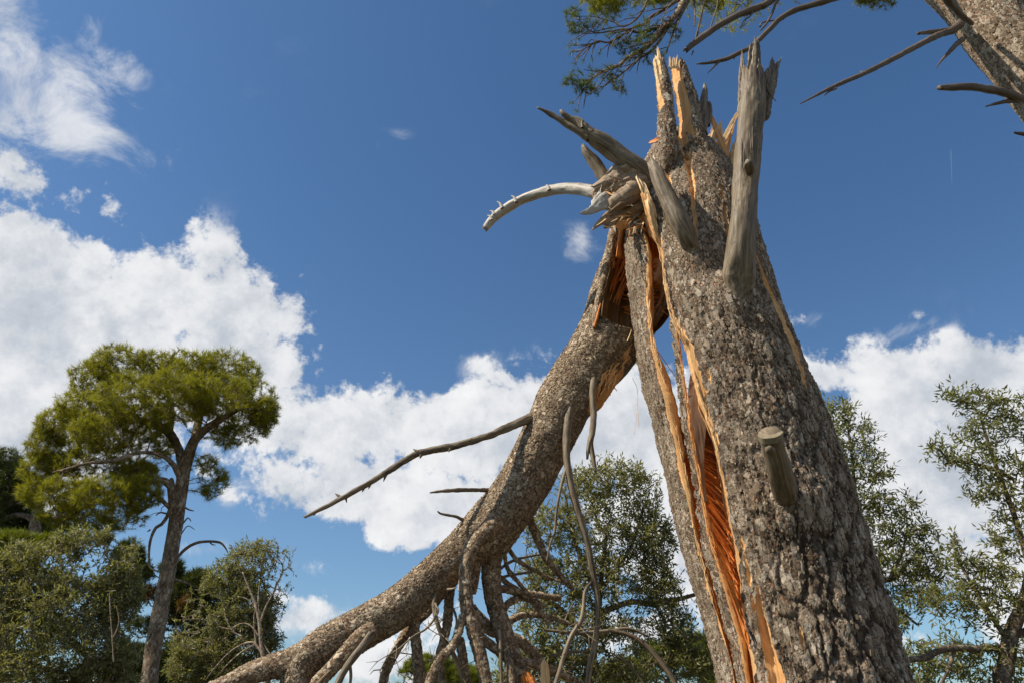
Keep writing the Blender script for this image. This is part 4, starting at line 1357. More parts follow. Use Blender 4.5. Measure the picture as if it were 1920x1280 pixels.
HANG = [  # (rows px, py, r px, Y), material, sides
    ([(930, 975, 18, 3.88), (905, 1000, 16.5, 3.82), (884, 1026, 15, 3.80), (875, 1060, 14, 3.80), (872, 1097, 13.5, 3.80), (875, 1135, 13.5, 3.80), (884, 1170, 13.5, 3.80), (896, 1210, 13.5, 3.80), (905, 1247, 13.5, 3.80), (914, 1290, 13.5, 3.80), (930, 1400, 13, 3.8)], BARK_LIMB, 60),
    ([(968, 950, 34, 4.02), (950, 990, 32, 4.03), (930, 1030, 24, 4.05), (921, 1060, 20.5, 4.06), (923, 1110, 18.5, 4.07), (932, 1145, 19, 4.08), (942, 1180, 20, 4.09), (957, 1222, 19, 4.1), (972, 1260, 20, 4.1), (988, 1310, 20, 4.1), (1005, 1420, 19, 4.1)], BARK_LIMB, 70),
    ([(905, 1030, 12, 3.95), (894, 1055, 10, 3.97), (890, 1085, 9, 3.98), (886, 1112, 7, 3.99)], BARK_LIMB, 36),
    ([(880, 1055, 11, 4.2), (855, 1082, 10.5, 4.2), (822, 1120, 10, 4.19), (800, 1146, 9.5, 4.17), (778, 1166, 9.5, 4.15), (760, 1188, 9.5, 4.12), (745, 1215, 9, 4.1), (730, 1242, 9, 4.1), (717, 1280, 8.5, 4.1), (700, 1360, 8, 4.1)], BARK_LIMB, 40),
    ([(785, 1125, 17, 3.97), (778, 1150, 13, 3.98), (778, 1185, 10.5, 3.99), (782, 1222, 10.5, 4.0), (787, 1275, 12, 4.0), (790, 1330, 12, 4.0)], BARK_LIMB, 40),
    ([(850, 1075, 9, 4.1), (844, 1105, 9.5, 4.1), (841, 1138, 9.5, 4.1), (838, 1172, 9, 4.1), (830, 1208, 8, 4.1), (824, 1235, 7.5, 4.1), (832, 1290, 7, 4.1)], BARK_LIMB, 36),
    ([(872, 1150, 9, 3.8), (863, 1172, 9, 3.78), (856, 1195, 9, 3.77), (846, 1213, 9.5, 3.76), (827, 1231, 9.5, 3.75), (813, 1258, 9, 3.74), (803, 1290, 9, 3.74), (795, 1340, 9, 3.74)], BARK_LIMB, 40),
    ([(818, 1112, 5, 3.9), (813, 1135, 4.5, 3.88), (820, 1168, 5, 3.86), (834, 1200, 5, 3.88), (852, 1230, 5, 3.92), (866, 1270, 4.5, 3.95), (872, 1310, 4, 3.95)], DEAD, 16),
    ([(818, 1130, 3, 3.84), (816, 1155, 2.6, 3.82), (800, 1177, 2.6, 3.8), (775, 1192, 2.2, 3.79), (752, 1212, 2, 3.78), (728, 1230, 1.7, 3.77), (712, 1258, 1.0, 3.76)], DEAD, 8),
    ([(815, 1130, 2.4, 3.84), (822, 1142, 2.2, 3.82), (819, 1152, 2, 3.81), (813, 1160, 1.6, 3.81)], DEAD, 8),
    ([(737, 1222, 1.5, 3.77), (727, 1228, 1.4, 3.77), (722, 1240, .8, 3.77)], DEAD, 6), ([(730, 1230, 1.2, 3.77), (742, 1234, .6, 3.76)], DEAD, 6),
    ([(720, 1248, 1.2, 3.77), (713, 1254, 1, 3.77), (712, 1262, .5, 3.77)], DEAD, 6),
    ([(862, 1195, 9, 4.05), (866, 1222, 9.5, 4.05), (871, 1260, 10, 4.05), (876, 1300, 10, 4.05)], BARK_LIMB, 36),
    ([(888, 1150, 8, 4.0), (898, 1187, 8.5, 4.02), (918, 1207, 9, 4.04), (942, 1224, 9.5, 4.06), (958, 1242, 10, 4.08), (972, 1280, 10, 4.1)], BARK_LIMB, 36),
    ([(936, 1180, 4, 3.98), (938, 1205, 3.6, 3.96), (939, 1240, 3.6, 3.95), (941, 1290, 3.6, 3.95)], DEAD, 14),
    ([(948, 1215, 7, 4.02), (955, 1243, 7, 3.98), (957, 1280, 8, 3.97), (957, 1320, 8, 3.97)], BARK_LIMB, 30),
    ([(886, 1135, 6, 4.08), (906, 1163, 6, 4.1), (926, 1180, 5.5, 4.12)], BARK_LIMB, 20), ([(850, 1140, 3, 4.0), (856, 1160, 2.5, 3.98), (854, 1180, 2, 3.97)], DEAD, 8),
    # far side, dark
    ([(890, 1150, 12, 4.3), (915, 1175, 13, 4.32), (945, 1190, 12, 4.35), (980, 1205, 11, 4.4), (1010, 1240, 11, 4.45), (1030, 1300, 10, 4.5)], BARK_LIMB, 30),
    ([(950, 1020, 4.5, 4.1), (957, 1033, 4, 4.12), (968, 1047, 4, 4.15), (990, 1062, 3.6, 4.2), (1024, 1080, 3, 4.25), (1060, 1092, 2, 4.3)], BARK_LIMB, 14),
    ([(948, 1030, 4.5, 4.08), (947, 1045, 4, 4.1), (953, 1068, 4, 4.12), (971, 1090, 4, 4.16), (990, 1112, 3, 4.2), (1015, 1140, 2, 4.25)], BARK_LIMB, 14),
    ([(930, 1075, 4, 4.1), (945, 1060, 3.2, 4.13), (968, 1048, 3, 4.18), (1000, 1041, 2.6, 4.25), (1030, 1036, 2, 4.3)], DEAD, 10),
    ([(930, 1085, 4, 4.1), (955, 1078, 3, 4.15), (995, 1071, 2.4, 4.2), (1012, 1062, 1.4, 4.24)], DEAD, 10),
    ([(930, 1075, 6, 4.12), (950, 1092, 5, 4.16), (975, 1108, 5, 4.2), (1000, 1132, 4, 4.25), (1030, 1170, 3, 4.3)], BARK_LIMB, 16),
    ([(936, 1102, 7, 4.12), (962, 1108, 6.5, 4.2), (1000, 1114, 6, 4.3), (1050, 1120, 5, 4.4)], BARK_LIMB, 20),
    ([(945, 1140, 7, 4.15), (958, 1126, 6.5, 4.2), (985, 1120, 6, 4.26), (1020, 1135, 5, 4.34)], BARK_LIMB, 20),
    ([(950, 1165, 7, 4.2), (985, 1152, 6, 4.28), (1030, 1156, 5, 4.36), (1075, 1172, 3, 4.45)], BARK_LIMB, 16),
    ([(975, 1240, 9, 4.15), (1010, 1248, 8, 4.2), (1050, 1262, 7, 4.3), (1100, 1290, 6, 4.4)], BARK_LIMB, 20),
    # hanging under the upper part
    ([(1112, 684, 6, 4.00), (1112, 695, 9, 3.94), (1112, 715, 8, 3.88), (1111, 745, 7, 3.87), (1113, 780, 7, 3.86), (1111, 808, 6.5, 3.86), (1107, 830, 6.5, 3.86), (1112, 858, 5, 3.85), (1117, 884, 3, 3.85)], DEAD, 26),
    ([(1112, 812, 5, 3.86), (1104, 835, 4.5, 3.85), (1101, 860, 2.5, 3.85)], DEAD, 12),
    ([(1080, 715, 6, 4.05), (1076, 735, 10, 3.95), (1069, 765, 9.5, 3.88), (1063, 805, 9, 3.84), (1062, 845, 8, 3.82), (1066, 885, 7.5, 3.82), (1076, 930, 7.5, 3.82), (1090, 978, 7.5, 3.83), (1102, 1020, 7, 3.84), (1110, 1065, 7, 3.85), (1118, 1105, 6, 3.86), (1121, 1150, 5.5, 3.86), (1116, 1200, 6, 3.86), (1106, 1250, 6, 3.86), (1100, 1300, 6, 3.86)], DEAD, 26),
    ([(1064, 872, 4.5, 3.82), (1056, 895, 3.6, 3.81), (1049, 925, 3.2, 3.8), (1043, 962, 3, 3.8), (1040, 995, 3, 3.8), (1031, 1022, 2.6, 3.79), (1025, 1052, 1.6, 3.79)], DEAD, 10),
    ([(1114, 1085, 4, 3.86), (1098, 1105, 4, 3.84), (1094, 1140, 4.5, 3.83), (1088, 1165, 5, 3.82), (1072, 1190, 5, 3.82), (1060, 1220, 5, 3.82), (1050, 1255, 5, 3.82), (1036, 1300, 5, 3.82)], DEAD, 18),
    ([(985, 945, 10, 4.05), (996, 980, 8, 4.1), (1008, 1010, 8, 4.14), (1022, 1042, 7.5, 4.18), (1045, 1072, 6, 4.24), (1075, 1105, 4, 4.3)], BARK_LIMB, 26),
    ([(1140, 1180, 4, 4.5), (1180, 1190, 5, 4.5), (1212, 1210, 5.5, 4.5), (1240, 1242, 6, 4.5), (1262, 1272, 6, 4.5), (1280, 1310, 6, 4.5)], DEAD, 16),
    ([(1020, 1180, 3, 4.4), (1080, 1186, 4, 4.45), (1140, 1182, 4, 4.5), (1180, 1178, 3.6, 4.5), (1215, 1192, 2.5, 4.5)], DEAD, 12),
    ([(1030, 1230, 3, 4.3), (1065, 1222, 3.4, 4.3), (1100, 1220, 2.5, 4.3)], DEAD, 10), ([(1150, 1225, 1.5, 4.4), (1180, 1245, 2, 4.4), (1210, 1285, 2, 4.4)], DEAD, 8),
]
for i, (rows, mat, sides) in enumerate(HANG):
    rows = [(*r[:2], r[2] * 0.86, r[3]) for r in rows]
    r0 = max(r[2] for r in rows)
    limb('hanging_branch', rows, mat, FALLEN, sides, 0.0075 if r0 > 8 else 0.014, 0.0, 0.10, 230 + i)
tw_ = Geo()
rgt = np.random.default_rng(31)
for i, (rws, mat, sides) in enumerate(HANG):
    if rws[0][1] < 900:
        continue
    L = np.array(rws, float)
    for k in range(int(rgt.integers(1, 5)) + (3 if len(L) > 6 else 0)):
        t_ = rgt.uniform(0.25, 1) * (len(L) - 1)
        a = L[int(t_)] * (1 - t_ % 1) + L[min(int(t_) + 1, len(L) - 1)] * (t_ % 1)
        ang = rgt.uniform(0.1, math.pi - 0.1) if rgt.random() < 0.75 else rgt.uniform(-math.pi, 0)
        ln = rgt.uniform(14, 62)
        w = rgt.uniform(0.5, 1.3)
        e_ = (a[0] + ln * math.cos(ang), a[1] + ln * math.sin(ang) * 0.8)
        mdl = ((a[0] + e_[0]) / 2 + rgt.uniform(-6, 6), (a[1] + e_[1]) / 2 + rgt.uniform(-7, 4))
        dY = rgt.uniform(-.12, .12)
        V_, F_, A_ = tube(px_path([(a[0], a[1], w, a[3]), (*mdl, w * .8, a[3] + dY / 2), (*e_, w * .3, a[3] + dY)], 0.04), 5, 0.15, i + k)
        tw_.add(V_, F_, A_)
        if rgt.random() < 0.6:
            e2 = (mdl[0] + ln * .4 * math.cos(ang + .7), mdl[1] + ln * .4 * math.sin(ang + .7))
            V_, F_, A_ = tube(px_path([(*mdl, w * .7, a[3] + dY / 2), (*e2, w * .25, a[3] + dY)], 0.04), 4, 0.15, i + k)
            tw_.add(V_, F_, A_)
o = link('dry_twigs', tw_.mesh('dry_twigs'), DEAD, FALLEN)
o['kind'] = 'stuff'
splinter([(1022, 1310, 8, 3.95), (1022, 1270, 7.5, 3.95), (1020, 1240, 6, 3.95), (1019, 1232, 3, 3.95)], PALE, FALLEN, 290, (0, 1, 0), 0.6, 0.02)
splinter([(1000, 1310, 14, 4.0), (990, 1276, 12, 4.0), (980, 1256, 7, 4.0)], ORANGE, FALLEN, 291, (0, 1, 0), 0.6, 0.05)

# bare sticks standing off the fallen top
ST = limb('dead_branch', [(1000, 780, 9, 3.94), (985, 787, 8.5, 3.88), (950, 802, 7.5, 3.84), (905, 820, 6.5, 3.8), (850, 836, 6.8, 3.76), (785, 849, 6.5, 3.72), (745, 872, 6, 3.68), (700, 900, 5.2, 3.64), (650, 928, 5, 3.6), (605, 952, 4, 3.57), (568, 970, 2.4, 3.55)], DEAD, FALLEN, 22, 0.010, 0.03, 0.16, 300, 'long bare stick pointing down to the left')
for i, (x, y, dx, dy) in enumerate([(845, 840, -4, 7), (784, 846, -10, -5), (724, 888, -5, 14), (694, 906, -3, 10), (683, 912, -4, 10), (648, 930, 2, 12), (636, 930, -8, -6), (880, 826, 6, -5), (590, 960, -2, 6), (790, 852, -3, 7)]):
    limb('spur', [(x, y, 3.4, 3.66), (x + dx * .5, y + dy * .5, 2.2, 3.66), (x + dx, y + dy, .5, 3.66)], DEAD, FALLEN, 6, 0.01)
limb('dead_branch', [(920, 918, 4.5, 3.96), (895, 918, 3.8, 3.9), (860, 918, 4, 3.86), (830, 920, 3, 3.83), (806, 923, 1.5, 3.8)], DEAD, FALLEN, 12, 0.012, 0, 0.2, 301)
limb('dead_branch', [(872, 976, 4, 3.95), (856, 968, 3, 3.9), (840, 965, 2.6, 3.88), (826, 962, 2, 3.86), (820, 957, 1, 3.85)], DEAD, FALLEN, 10, 0.012, 0, 0.2, 302)
limb('dead_branch', [(864, 1044, 2.5, 3.8), (855, 1052, 1.6, 3.76), (845, 1059, 1, 3.74)], DEAD, FALLEN, 8, 0.012, 0, 0.2, 303)
limb('dead_branch', [(836, 1104, 2.5, 3.9), (850, 1103, 2, 3.85), (856, 1099, 1, 3.84)], DEAD, FALLEN, 8, 0.012, 0, 0.2, 304)


BACK = 0.0
# ------------------------------------------------------------------ loose plates of bark
def flake_material():
    m, k, b, out = new_mat('bark_flake')
    bc = attr(k, 'bc')
    r = attr(k, 'rnd', 'Fac')
    n = k.noise(bc, 120, 5, 0.65)
    pk = k.math('ADD', k.math('MULTIPLY', r, 0.7), k.math('MULTIPLY', k.math('SUBTRACT', n, 0.5), 0.9))
    col = k.ramp(pk, [(0.0, (0.12, 0.080, 0.048)), (0.3, (0.215, 0.157, 0.10)), (0.7, (0.325, 0.257, 0.175)), (1.0, (0.44, 0.37, 0.27))])
    k.put(b.inputs['Base Color'], col)
    b.inputs['Roughness'].default_value = 0.88
    b.inputs['Specular IOR Level'].default_value = 0.25
    bp = k.new('ShaderNodeBump')
    bp.inputs['Distance'].default_value = 0.003
    k.put(bp.inputs['Height'], k.noise(bc, 260, 4, 0.6))
    k.l.new(bp.outputs[0], b.inputs['Normal'])
    return m


FLAKE = flake_material()


def flake_geo(P, Nn, T, size, rng, stretch=1.0):
    """irregular thin plates lying on a surface: P,N,T (n,3), size (n,)"""
    n = len(P)
    K = 10
    B = np.cross(Nn, T)
    ang = np.linspace(0, 2 * np.pi, K, endpoint=False)[None, :] + rng.uniform(-0.3, 0.3, (n, K)) + rng.uniform(0, 6, (n, 1))
    rad = size[:, None] * rng.uniform(0.55, 1.12, (n, K))
    tx, ty = rng.normal(0, 0.12, (n, 1)), rng.normal(0, 0.14, (n, 1))
    a, b = np.cos(ang) * rad, np.sin(ang) * rad * stretch
    lift = (a * tx + b * ty)
    th = np.maximum(size * 0.16, 0.0018)[:, None]
    top = P[:, None] + B[:, None] * a[..., None] + T[:, None] * b[..., None] + Nn[:, None] * (lift + th)[..., None]
    bot = P[:, None] + B[:, None] * a[..., None] * 1.04 + T[:, None] * b[..., None] * 1.04 + Nn[:, None] * (lift - th * 0.8)[..., None]
    cen = P[:, None] + Nn[:, None] * (th * rng.uniform(0.8, 1.5, (n, 1)))[..., None]
    V = np.concatenate([top, bot, cen], 1)
    m = 2 * K + 1
    j = np.arange(K)
    tri = np.stack([np.full(K, 2 * K), j, (j + 1) % K], -1)
    quad = np.stack([j, j + K, (j + 1) % K + K, (j + 1) % K], -1)
    o = (np.arange(n) * m)[:, None, None]
    return V.reshape(-1, 3), (tri[None] + o).reshape(-1, 3), (quad[None] + o).reshape(-1, 4), m


def flakes_on(name, Vg, mask, count, lo, hi, parent, seed, offset=0.003, stretch=1.3, sizefun=None):
    """scatter plates over a surface grid (rows, cols, 3)"""
    rng = np.random.default_rng(seed)
    dS = np.gradient(Vg, axis=0)
    dT = np.gradient(Vg, axis=1)
    Nn = np.cross(dT, dS)
    area = np.linalg.norm(Nn, axis=-1)
    Nn /= area[..., None] + 1e-12
    cen = Vg.mean(1, keepdims=True)
    sg = np.sign(((Vg - cen) * Nn).sum(-1).mean())
    Nn *= sg
    T = dS / (np.linalg.norm(dS, axis=-1)[..., None] + 1e-12)
    face = (Nn * (CAM - Vg)).sum(-1) > -0.35
    p = (area * mask * face).ravel()
    p /= p.sum()
    idx = rng.choice(len(p), count, replace=False, p=p)
    P, N2, T2 = Vg.reshape(-1, 3)[idx], Nn.reshape(-1, 3)[idx], T.reshape(-1, 3)[idx]
    size = lo + (hi - lo) * rng.random(count) ** 2.2
    if sizefun is not None:
        size = size * sizefun(P)
    T2 = T2 - N2 * (T2 * N2).sum(-1, keepdims=True)
    T2 /= np.linalg.norm(T2, axis=-1)[:, None]
    return P + N2 * offset, N2, T2, size, rng


def emit_flakes(name, data, parent, singles=0, stretch=1.3):
    P, Nn, T, size, rng = data
    order = np.argsort(-size)
    big, rest = order[:singles], order[singles:]
    V, t, q, m = flake_geo(P[rest], Nn[rest], T[rest], size[rest], rng, stretch)
    r = np.repeat(rng.random(len(rest)), m)
    o = link(name, mesh_np(name, V, [t, q], {'bc': V.copy(), 'rnd': r}, False), FLAKE, parent)
    o['kind'] = 'stuff'
    for i in big:
        c = P[i]
        V, t, q, m = flake_geo(P[i:i + 1], Nn[i:i + 1], T[i:i + 1], size[i:i + 1], rng, stretch)
        link('bark_plate', mesh_np('bark_plate', V, [t, q], {'bc': V.copy(), 'rnd': np.full(m, rng.random())}, False), FLAKE, parent)


vis = np.clip((TV[..., 2] - 1.6) / 0.1, 0, 1) * (TWOOD < 0.25) * np.clip((5.75 - TV[..., 2]) / 0.1, 0, 1)
vis[:, :14] = 0
vis[:, 240:] *= 0.3
big = lambda P: 0.85 + 0.25 * np.clip((3.7 - P[:, 2]) / 1.8, 0, 1)
emit_flakes('bark_flakes', flakes_on('bark_flakes', TV, vis * np.clip((TV[..., 2] - 1.2) / 2.6, 0.15, 1), 6500, 0.003, 0.0095, TRUNK, 1, 0.002, 1.9, sizefun=big), TRUNK, 240, 1.9)
v2 = np.clip((SV[..., 2] - 1.6) / 0.1, 0, 1)
v2[:, -14:] = 0
emit_flakes('bark_flakes', flakes_on('bark_flakes', SV, v2, 2000, 0.003, 0.009, SLAB, 2, 0.002, 1.9), SLAB, 60, 1.9)
nF = len(FP)
Fg = FV[:nF * 190].reshape(nF, 190, 3)
v3 = np.clip((Fg[..., 2] - 1.6) / 0.1, 0, 1)
v3 = v3 * (_hollow < 0.1)
emit_flakes('bark_flakes', flakes_on('bark_flakes', Fg, v3, 8000, 0.003, 0.008, FALLEN, 3, 0.003, 1.1), FALLEN, 0, 1.1)


# ================================================================== living trees
def blobs_pts(blobs, Y, n, depth=0.8, shell=0.35, seed=0, clump=0.0):
    """points spread through ellipsoids given in the picture (px, py, rx, ry[, dY])"""
    rg = np.random.default_rng(seed)
    n = int(n * (1.9 if clump else 1))
    w = np.array([b[2] * b[3] for b in blobs], float) ** 0.75
    cnt = np.maximum(3, (n * w / w.sum()).astype(int))
    out = []
    for b, c in zip(blobs, cnt):
        dY = b[4] if len(b) > 4 else 0.0
        Yc = Y + dY
        cen = at(b[0], b[1], Yc)
        m = mpp(b[1], Yc)
        d = rg.normal(size=(c, 3))
        d /= np.linalg.norm(d, axis=1)[:, None]
        r = rg.random(c) ** (1 / 3)
        r = np.where(rg.random(c) < shell, 0.8 + 0.2 * r, r)
        ax = np.array([b[2] * m, min(b[2], b[3] * 1.6) * m * depth, b[3] * m])
        out.append(cen + d * r[:, None] * ax)
    P = np.concatenate(out)
    if clump:
        v = vnoise(P * clump + 9.1, 5) + 0.5 * vnoise(P * clump * 2.3, 6)
        P = P[v > np.quantile(v, 0.45)]
    return P


def grow(seeds, pts, step, kill, seed=0, up=0.0, wander=0.25, rtip=0.004, power=2.3, maxit=260):
    """branches that grow from the seed limbs (rows x,y,z,r) toward the points. returns pos, parent, radius, n_seed"""
    rg = np.random.default_rng(seed)
    pos, par, rad = [], [], []
    for sd in seeds:
        base = len(pos)
        j = -1
        if pos:
            d = np.linalg.norm(np.array(pos) - sd[0, :3], axis=1)
            j = int(np.argmin(d))
        for k, row in enumerate(sd):
            pos.append(row[:3])
            par.append(j if k == 0 else base + k - 1)
            rad.append(row[3])
    n_seed = len(pos)
    pos = [np.array(p) for p in pos]
    alive = pts.copy()
    P = np.array(pos)
    D = np.full(len(alive), 1e9)
    I = np.zeros(len(alive), int)
    new0 = 0
    cnt = np.zeros(200000, int)
    for it in range(maxit):
        Pn = np.array(pos[new0:])
        for a in range(0, len(Pn), 256):
            blk = Pn[a:a + 256]
            d = np.linalg.norm(alive[:, None, :] - blk[None], axis=2)
            m = d.argmin(1)
            dm = d[np.arange(len(alive)), m]
            better = dm < D
            D = np.where(better, dm, D)
            I = np.where(better, m + new0 + a, I)
        keep = D > kill
        alive, D, I = alive[keep], D[keep], I[keep]
        if len(alive) == 0:
            break
        new0 = len(pos)
        dirs = {}
        for i, k in enumerate(I):
            v = alive[i] - pos[k]
            dirs.setdefault(int(k), []).append(v / np.linalg.norm(v))
        added = 0
        for k, vs in dirs.items():
            if cnt[k] > 2:
                # this node only oscillates: forget what it cannot reach
                D[I == k] = 1e9
                I[I == k] = int(rg.integers(len(pos)))
                continue
            v = np.mean(vs, 0) + rg.normal(size=3) * wander + np.array([0, 0, up])
            v /= np.linalg.norm(v) + 1e-9
            cnt[k] += 1
            pos.append(pos[k] + v * step)
            par.append(k)
            rad.append(0.0)
            added += 1
        if added == 0 or len(pos) > 30000:
            break
    pos = np.array(pos)
    par = np.array(par)
    n = len(pos)
    acc = np.zeros(n)
    kids = np.zeros(n, int)
    for i in range(n - 1, n_seed - 1, -1):
        if kids[i] == 0:
            acc[i] = rtip ** power
        p = par[i]
        acc[p] += acc[i]
        kids[p] += 1
    r = acc ** (1 / power)
    r[:n_seed] = np.array(rad[:n_seed])
    for i in range(n_seed, n):
        r[i] = min(r[i], r[par[i]] * 0.92)
    r = np.maximum(r, rtip * 0.6)
    return pos, par, r, n_seed, kids


def twig_mesh(pos, par, r, n_seed, sides=5, start=None):
    idx = np.arange(n_seed if start is None else start, len(pos))
    A, Bp = pos[par[idx]], pos[idx]
    ra = np.minimum(r[par[idx]], r[idx] * 1.5)
    rb = r[idx]
    d = Bp - A
    L = np.linalg.norm(d, axis=1)[:, None] + 1e-9
    d = d / L
    ref = np.where(np.abs(d[:, 2:3]) < 0.9, np.array([[0, 0, 1.0]]), np.array([[1.0, 0, 0]]))
    u = np.cross(d, ref)
    u /= np.linalg.norm(u, axis=1)[:, None]
    v = np.cross(d, u)
    th = np.linspace(0, 2 * np.pi, sides, endpoint=False)
    off = np.cos(th)[None, :, None] * u[:, None] + np.sin(th)[None, :, None] * v[:, None]
    Va = A[:, None] - d[:, None] * (ra * 0.4)[:, None, None] + off * ra[:, None, None]
    Vb = Bp[:, None] + off * rb[:, None, None]
    V = np.concatenate([Va, Vb], 1)
    j = np.arange(sides)
    q = np.stack([j, (j + 1) % sides, (j + 1) % sides + sides, j + sides], -1)
    o = (np.arange(len(idx)) * 2 * sides)[:, None, None]
    Vf = V.reshape(-1, 3)
    return Vf, (q[None] + o).reshape(-1, 4)


def leaves_mesh(P, D, L, W, rg, droop=0.0):
    """olive leaves: narrow folded blades from P along D"""
    n = len(P)
    ref = rg.normal(size=(n, 3)) * 1.0 + np.array([-0.35, -0.35, 0.55])
    S = np.cross(D, ref)
    S /= np.linalg.norm(S, axis=1)[:, None] + 1e-9
    N = np.cross(S, D)
    l = (L * rg.uniform(0.65, 1.2, n))[:, None]
    w = (W * rg.uniform(0.75, 1.2, n))[:, None]
    base = P
    tip = P + D * l - N * l * 0.10
    mid = P + D * l * 0.5 - N * w * 0.10
    m1 = P + D * l * 0.42 + S * w * 0.5 + N * w * 0.12
    m2 = P + D * l * 0.42 - S * w * 0.5 + N * w * 0.12
    V = np.stack([base, m1, mid, m2, tip], 1)
    t = np.array([[0, 1, 2], [0, 2, 3], [1, 4, 2], [2, 4, 3]])
    o = (np.arange(n) * 5)[:, None, None]
    r = np.repeat(rg.random(n), 5)
    return V.reshape(-1, 3), (t[None] + o).reshape(-1, 3), r


def tufts_mesh(P, D, L, W, k, rg, spread=0.75):
    """pine shoots: brushes of k needles round direction D"""
    n = len(P)
    a = rg.uniform(0, 2 * np.pi, (n, k))
    sp = spread * np.sqrt(rg.random((n, k)))
    ref = np.where(np.abs(D[:, 2:3]) < 0.9, np.array([[0, 0, 1.0]]), np.array([[1.0, 0, 0]]))
    u = np.cross(D, ref)
    u /= np.linalg.norm(u, axis=1)[:, None]
    v = np.cross(D, u)
    nd = D[:, None] * np.cos(sp)[..., None] + (np.cos(a)[..., None] * u[:, None] + np.sin(a)[..., None] * v[:, None]) * np.sin(sp)[..., None]
    l = L * rg.uniform(0.7, 1.15, (n, k))
    back = rg.uniform(-0.5, 0.35, (n, k)) * L
    b0 = P[:, None] + D[:, None] * back[..., None]
    s = np.cross(nd, rg.normal(size=(n, k, 3)))
    s /= np.linalg.norm(s, axis=2)[..., None] + 1e-9
    V = np.stack([b0 - s * W * 0.5, b0 + s * W * 0.5, b0 + nd * l[..., None]], 2)
    F = np.arange(n * k * 3).reshape(-1, 3)
    r = np.repeat(np.clip(rg.random(n)[:, None] * 0.7 + rg.random((n, k)) * 0.3, 0, 1).ravel(), 3)
    return V.reshape(-1, 3), F, r


OLIVE = leaf_material('olive_leaf', (0.195, 0.182, 0.064), (0.26, 0.238, 0.145), 0.42, 0.40, 0.7)
OLIVE_NEAR = leaf_material('near_olive_leaf', (0.185, 0.182, 0.064), (0.25, 0.24, 0.145), 0.42, 0.44, 0.7)
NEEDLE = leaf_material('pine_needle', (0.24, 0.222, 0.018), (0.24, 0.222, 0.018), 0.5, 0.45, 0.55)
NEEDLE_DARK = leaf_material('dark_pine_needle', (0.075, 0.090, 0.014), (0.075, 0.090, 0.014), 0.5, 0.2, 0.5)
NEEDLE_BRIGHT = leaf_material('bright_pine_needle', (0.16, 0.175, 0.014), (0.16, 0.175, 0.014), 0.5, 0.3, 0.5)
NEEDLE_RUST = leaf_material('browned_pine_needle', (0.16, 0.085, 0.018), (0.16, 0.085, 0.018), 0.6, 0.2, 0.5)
SHOOT = leaf_material('shoot_pine_needle', (0.105, 0.125, 0.030), (0.105, 0.125, 0.030), 0.5, 0.35, 0.5)  # darker green needles of the leaning pine's bough


def sprigs(pos, r, ns, fill, rg, reach):
    """twig from the nearest branch node to every fill point (bent); returns base, tip, direction"""
    base = np.empty_like(fill)
    for a in range(0, len(fill), 400):
        d = np.linalg.norm(fill[a:a + 400, None, :] - pos[None], axis=2)
        j = d.argmin(1)
        base[a:a + 400] = pos[j]
    v = fill - base
    L = np.linalg.norm(v, axis=1)
    ok = (L < reach) & (L > 1e-3)
    return base[ok], fill[ok], v[ok] / L[ok][:, None], L[ok]


